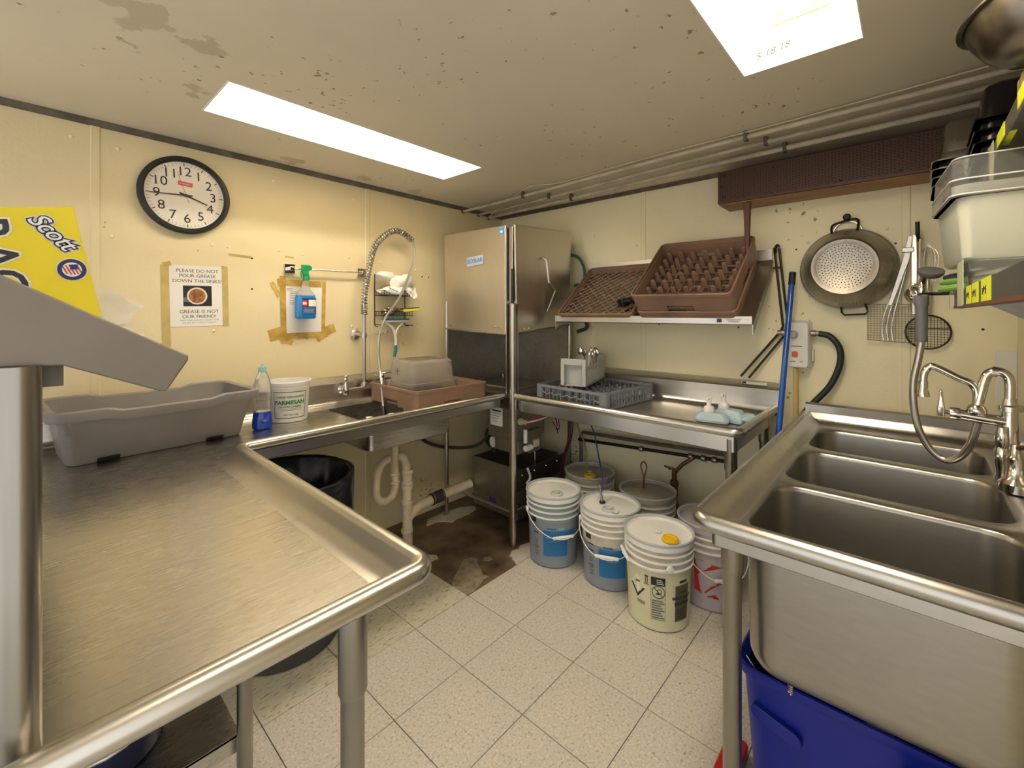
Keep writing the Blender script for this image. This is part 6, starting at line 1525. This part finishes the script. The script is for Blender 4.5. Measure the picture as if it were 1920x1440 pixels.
tag(MB().tube(smooth_path([(0.16, 0.80, 0.80), (0.22, 0.98, 0.66), (0.36, 1.12, 0.52), (0.52, 1.24, 0.455), (0.575, 1.262, 0.41), (0.590, 1.275, 0.376)], 8), 0.004, 8).build('dosing_tube', BLUEWIRE), 'thin blue dosing tube running down into a bucket lid', 'tube')
t = thing('dosing_wand', 'grey metal dosing wand stuck in the bucket lid at the end of the blue tube', 'dosing wand', (0.590, 1.278, 0.376))
MB().tube([(0.592, 1.279, 0.3765), (0.578, 1.262, 0.42), (0.570, 1.252, 0.455)], [0.007, 0.006, 0.004], 10).build('wand_body', DULL, t)
MB().lathe([(0.016, 0), (0.014, 0.006)], 12, (0.592, 1.279, 0.3755)).build('wand_collar', BLACKP, t)

x, y = 0.690, 1.628
t = thing('sanitizer_bucket', 'pale yellow bucket with warning diagrams and a yellow cap in its lid', 'bucket', (0, 0, 0), 'chemical buckets on the floor')
a = cam_ang(x, y)
rad = bucket_geo(t, YELB, 0.262, WHITEP, 'cap', a - 1.25, 0.010)
def P_(nm, m_, z0, z1, a0, a1, th=0.0008): return cyl_patch(nm, m_, t, (0, 0, 0), rad(z0) + 0.0006, rad(z1) + 0.0006, z0, z1, a + a0, a + a1, th)
P_('warning_panel', INK, 0.205, 0.240, -0.22, 0.20)
for k in range(3): P_('panel_print', WPRINT, 0.212 + 0.008 * k, 0.215 + 0.008 * k, -0.05, 0.16 - 0.03 * k, 0.0016)
for k in range(8): P_('fine_print', GREYPRINT, 0.062 + 0.0105 * k, 0.067 + 0.0105 * k, -0.20, 0.18 - 0.05 * (k % 3))
P_('panel_frame', GREYPRINT, 0.055, 0.0565, -0.23, 0.21); P_('panel_frame', GREYPRINT, 0.055, 0.205, 0.20, 0.21); P_('panel_frame', GREYPRINT, 0.055, 0.205, -0.23, -0.22)
P_('side_panel', mat('olive_print', (0.10, 0.10, 0.06), 0.5, var=(8, 0.1)), 0.050, 0.205, 0.52, 1.05)
P_('print_line', INK, 0.215, 0.224, 0.66, 0.95)
for k, s in enumerate(('OASIS', 'MULTI QUAT', 'SANITIZER')):
    text(s, 0.017, (0, 0, 0.175 - 0.024 * k), (1, 0, 0), (0, 0, 1), INK, t, cyl=((0, 0), rad(0.15) + 0.0024, a + 0.78), offset=0.0006)
for k in range(5): P_('side_print', INK, 0.060 + 0.010 * k, 0.064 + 0.010 * k, 0.58, 0.98 - 0.04 * (k % 2), 0.0016)
def cring(name, m_, a_, z, rr_, wire):
    pts = []
    for k in range(24):
        q = 2 * PI * k / 24; zz = z + rr_ * math.sin(q); R_ = rad(zz) + 0.001; aa = a + a_ + rr_ * math.cos(q) / R_
        pts.append((R_ * math.cos(aa), R_ * math.sin(aa), zz))
    MB().tube(pts, wire, 5, closed=True).build(name, m_, t)
cring('forbidden_ring', INK, 0.0, 0.176, 0.026, 0.0014)
pts = []
for k in range(7):
    f = -1 + 2 * k / 6; zz = 0.176 - 0.018 * f; R_ = rad(zz) + 0.001; aa = a + 0.018 * f / R_
    pts.append((R_ * math.cos(aa), R_ * math.sin(aa), zz))
MB().tube(pts, 0.0014, 5).build('forbidden_bar', INK, t)
cring('pictogram', INK, 0.03, 0.180, 0.009, 0.0012); P_('pictogram', INK, 0.166, 0.172, -0.07, 0.03)
for da in (-0.40, -0.34):
    P_('arrow_stem', INK, 0.205, 0.232, da, da + 0.02); P_('arrow_head', INK, 0.232, 0.238, da - 0.015, da + 0.035)
P_('arrow_base', INK, 0.199, 0.2015, -0.45, -0.27)
# hazard diamond
def cpoly(name, m_, uv, th=0.0008):
    def pt(u_, z, e): R_ = rad(z) + 0.0006 + e; aa = a + u_; return (R_ * math.cos(aa), R_ * math.sin(aa), z)
    MB().loft([[pt(u_, z, 0) for u_, z in uv], [pt(u_, z, th) for u_, z in uv]]).build(name, m_, t)
cpoly('hazard_diamond', WPRINT, [(-0.98, 0.175), (-0.68, 0.228), (-0.40, 0.175), (-0.68, 0.122)])
cpoly('hazard_diamond_lower', INK, [(-0.95, 0.175), (-0.41, 0.175), (-0.68, 0.126)], 0.0016)
cpoly('hazard_sign', GREYPRINT, [(-0.76, 0.190), (-0.60, 0.194), (-0.56, 0.202), (-0.72, 0.200)], 0.0016)
for k in range(2): P_('print_line', GREYPRINT, 0.104 + 0.008 * k, 0.108 + 0.008 * k, -0.70, -0.42)
t.location = (x, y, 0.001)

x, y = 0.400, 1.765
t = thing('detergent_bucket', 'white bucket with red swoosh graphics beside the sink leg', 'bucket', (0, 0, 0), 'chemical buckets on the floor')
a = cam_ang(x, y)
rad = bucket_geo(t, LILAC, 0.265, LILAC, 'none', a + 0.45, 0.13)
cpoly('red_swoosh', REDPRINT, [(-0.55, 0.225), (-0.3, 0.232), (0.05, 0.222), (0.32, 0.214), (0.05, 0.198), (-0.25, 0.182), (-0.42, 0.160), (-0.36, 0.10), (-0.30, 0.075), (-0.55, 0.085)])
cpoly('red_swoosh', REDPRINT, [(-0.15, 0.068), (0.10, 0.084), (0.40, 0.090), (0.75, 0.085), (0.60, 0.070), (0.20, 0.064)])
cpoly('red_arc', REDPRINT, [(-0.22, 0.085), (0.0, 0.120), (0.25, 0.145), (0.65, 0.160), (0.65, 0.152), (0.28, 0.136), (0.04, 0.112), (-0.18, 0.083)])
P_('print_line', REDPRINT, 0.205, 0.210, 0.38, 0.62)
t.location = (x, y, 0.001)
for (x, y, lab, cap) in ((0.245, 0.985, 'grimy white bucket with a yellow cap, against the back wall behind the dish machine', 'cap'), (0.284, 1.386, 'grimy white bucket with a looped brown tube through its lid, against the back wall', 'none')):
    t = thing('stored_bucket', lab, 'bucket', (0, 0, 0), 'chemical buckets on the floor')
    bucket_geo(t, mat('grimy_bucket', (0.36, 0.32, 0.25), 0.5, var=(7, 0.3)), 0.25, mat('grimy_lid', (0.46, 0.42, 0.34), 0.5, var=(7, 0.25)), cap, cam_ang(x, y) - 1.9 if cap == 'cap' else 2.6, 0.10)
    t.location = (x, y, 0.001)
tag(MB().tube(smooth_path([(0.250, 1.345, 0.370), (0.247, 1.345, 0.43), (0.240, 1.325, 0.49), (0.240, 1.345, 0.515), (0.243, 1.362, 0.49), (0.251, 1.352, 0.43), (0.255, 1.350, 0.370)], 6), 0.004, 8).build('pickup_tube', BRASS), 'looped brown pickup tube standing up from a grimy bucket lid', 'tube')

# ------------------------------------------------------------ pipes below the clean dish table
t = thing('water_pipe', 'dark water pipe with a brass valve along the back wall under the table', 'pipe', (0.06, 1.3, 0.5))
MB().tube([(0.06, 0.80, 0.30), (0.06, 0.80, 0.54), (0.065, 0.82, 0.555), (0.07, 1.76, 0.60)], 0.012, 10).build('pipe', GRIME, t)
MB().tube([(0.075, 0.79, 0.505), (0.08, 1.75, 0.565)], 0.010, 10).build('pipe', BLACKM, t)
for y in (1.25, 1.55, 1.62, 1.68):
    MB().lathe([(0.015, -0.012), (0.017, -0.008), (0.017, 0.008), (0.015, 0.012)], 12, (0.08, y, 0.505 + (y - 0.79) * 0.0625), (0, 1, 0.06)).build('coupling', DULL, t)
MB().tube([(0.085, 1.57, 0.552), (0.10, 1.51, 0.50), (0.11, 1.475, 0.455)], 0.011, 10).build('branch', BRASS, t)
MB().lathe([(0.014, 0.30), (0.020, 0.32), (0.020, 0.36), (0.014, 0.37), (0.024, 0.385), (0.024, 0.40), (0.014, 0.41), (0.014, 0.47)], 14, (0.115, 1.470, 0)).build('valve', BRASS, t)
MB().tube([(0.12, 1.45, 0.465), (0.13, 1.42, 0.48), (0.135, 1.50, 0.475)], 0.006, 8).build('valve_handle', BRASS, t)
MB().tube(smooth_path([(0.115, 1.470, 0.31), (0.12, 1.50, 0.24), (0.115, 1.55, 0.12), (0.11, 1.57, 0.0)], 5), 0.010, 8).build('down_pipe', BRASS, t)
MB().tube([(0.115, 1.47, 0.39), (0.15, 1.50, 0.39)], 0.009, 8).build('outlet', BRASS, t)
tag(MB().tube(smooth_path([(0.12, 0.80, 0.80), (0.13, 0.82, 0.62), (0.20, 0.93, 0.50), (0.235, 0.96, 0.375)], 6), 0.005, 8).build('dosing_tube', mat('clear_tan_tube', (0.35, 0.27, 0.16), 0.3, var=(8, 0.2))), 'thin tan dosing tube reaching the yellow-capped grimy bucket', 'tube')

# ------------------------------------------------------------ blue bin under the sink and things beside it
t = thing('recycling_bin', 'rectangular blue plastic recycling bin under the three-bowl sink', 'bin', (1.20, 2.36, 0))
def bb(w, h_, r_, z): return rrect(w, h_, r_, z, 1.185, 2.375, nc=5)
MB().loft([bb(0.34, 0.36, 0.04, 0.0), bb(0.36, 0.38, 0.04, 0.008), bb(0.40, 0.44, 0.04, 0.440), bb(0.425, 0.465, 0.05, 0.442), bb(0.43, 0.47, 0.05, 0.448), bb(0.43, 0.47, 0.05, 0.466), bb(0.42, 0.46, 0.05, 0.468), bb(0.385, 0.425, 0.04, 0.455), bb(0.35, 0.37, 0.04, 0.015)]).build('bin_body', BLUEBIN, t)
MB().loft([[(1.3815 - 0.0455 * (0.30 - z) + k, 2.235 + a_, 0.352 + b_ - a_ * 0.25) for a_, b_, _ in rrect(0.11, 0.034, 0.016)] for k, z in ((0.0, 0.33), (0.010, 0.33), (0.014, 0.33))]).build('hand_grip', BLUEBIN, t, bevel=0.002)
MB().tube([(1.372, 2.165, 0.478), (1.392, 2.215, 0.440)], 0.0015, 6).build('wire', STEEL, t)
coil = [(1.398 + 0.006 * math.cos(2 * PI * k / 8), 2.268 + 0.006 * math.sin(2 * PI * k / 8), 0.455 + 0.0006 * k) for k in range(48)]
tag(MB().tube(coil, 0.0015, 5).build('spring_clip', CHROME), 'small chrome coil spring hanging over the rim of the blue bin', 'spring')
t = thing('floor_drain_cup', 'stained white plastic funnel cup below the sink drain', 'cup', (1.40, 2.66, 0))
MB().lathe([(0.030, 0.0), (0.035, 0.30), (0.052, 0.34), (0.060, 0.40), (0.056, 0.40), (0.045, 0.345), (0.02, 0.32)], 24, (1.42, 2.525, 0)).build('funnel', mat('dirty_drain_plastic', (0.52, 0.48, 0.38), 0.5, var=(14, 0.5)), t)
MB().lathe([(0.062, 0.398), (0.064, 0.402), (0.060, 0.408), (0.055, 0.404)], 24, (1.42, 2.525, 0), caps=False).build('rim', DIRTYW, t)
t = thing('floor_brush', 'red plastic brush head on the floor behind the sink leg', 'brush', (1.10, 2.09, 0))
MB().loft([rrect(0.16, 0.06, 0.02, z, 1.22, 2.085) for z in (0.02, 0.05)]).build('block', mat('red_plastic', (0.50, 0.02, 0.02), 0.4, var=(8, 0.1)), t, bevel=0.004)
MB().loft([rrect(0.14, 0.05, 0.015, 0.0, 1.22, 2.085), rrect(0.15, 0.055, 0.015, 0.0198, 1.22, 2.085)]).build('bristles', WPRINT, t)
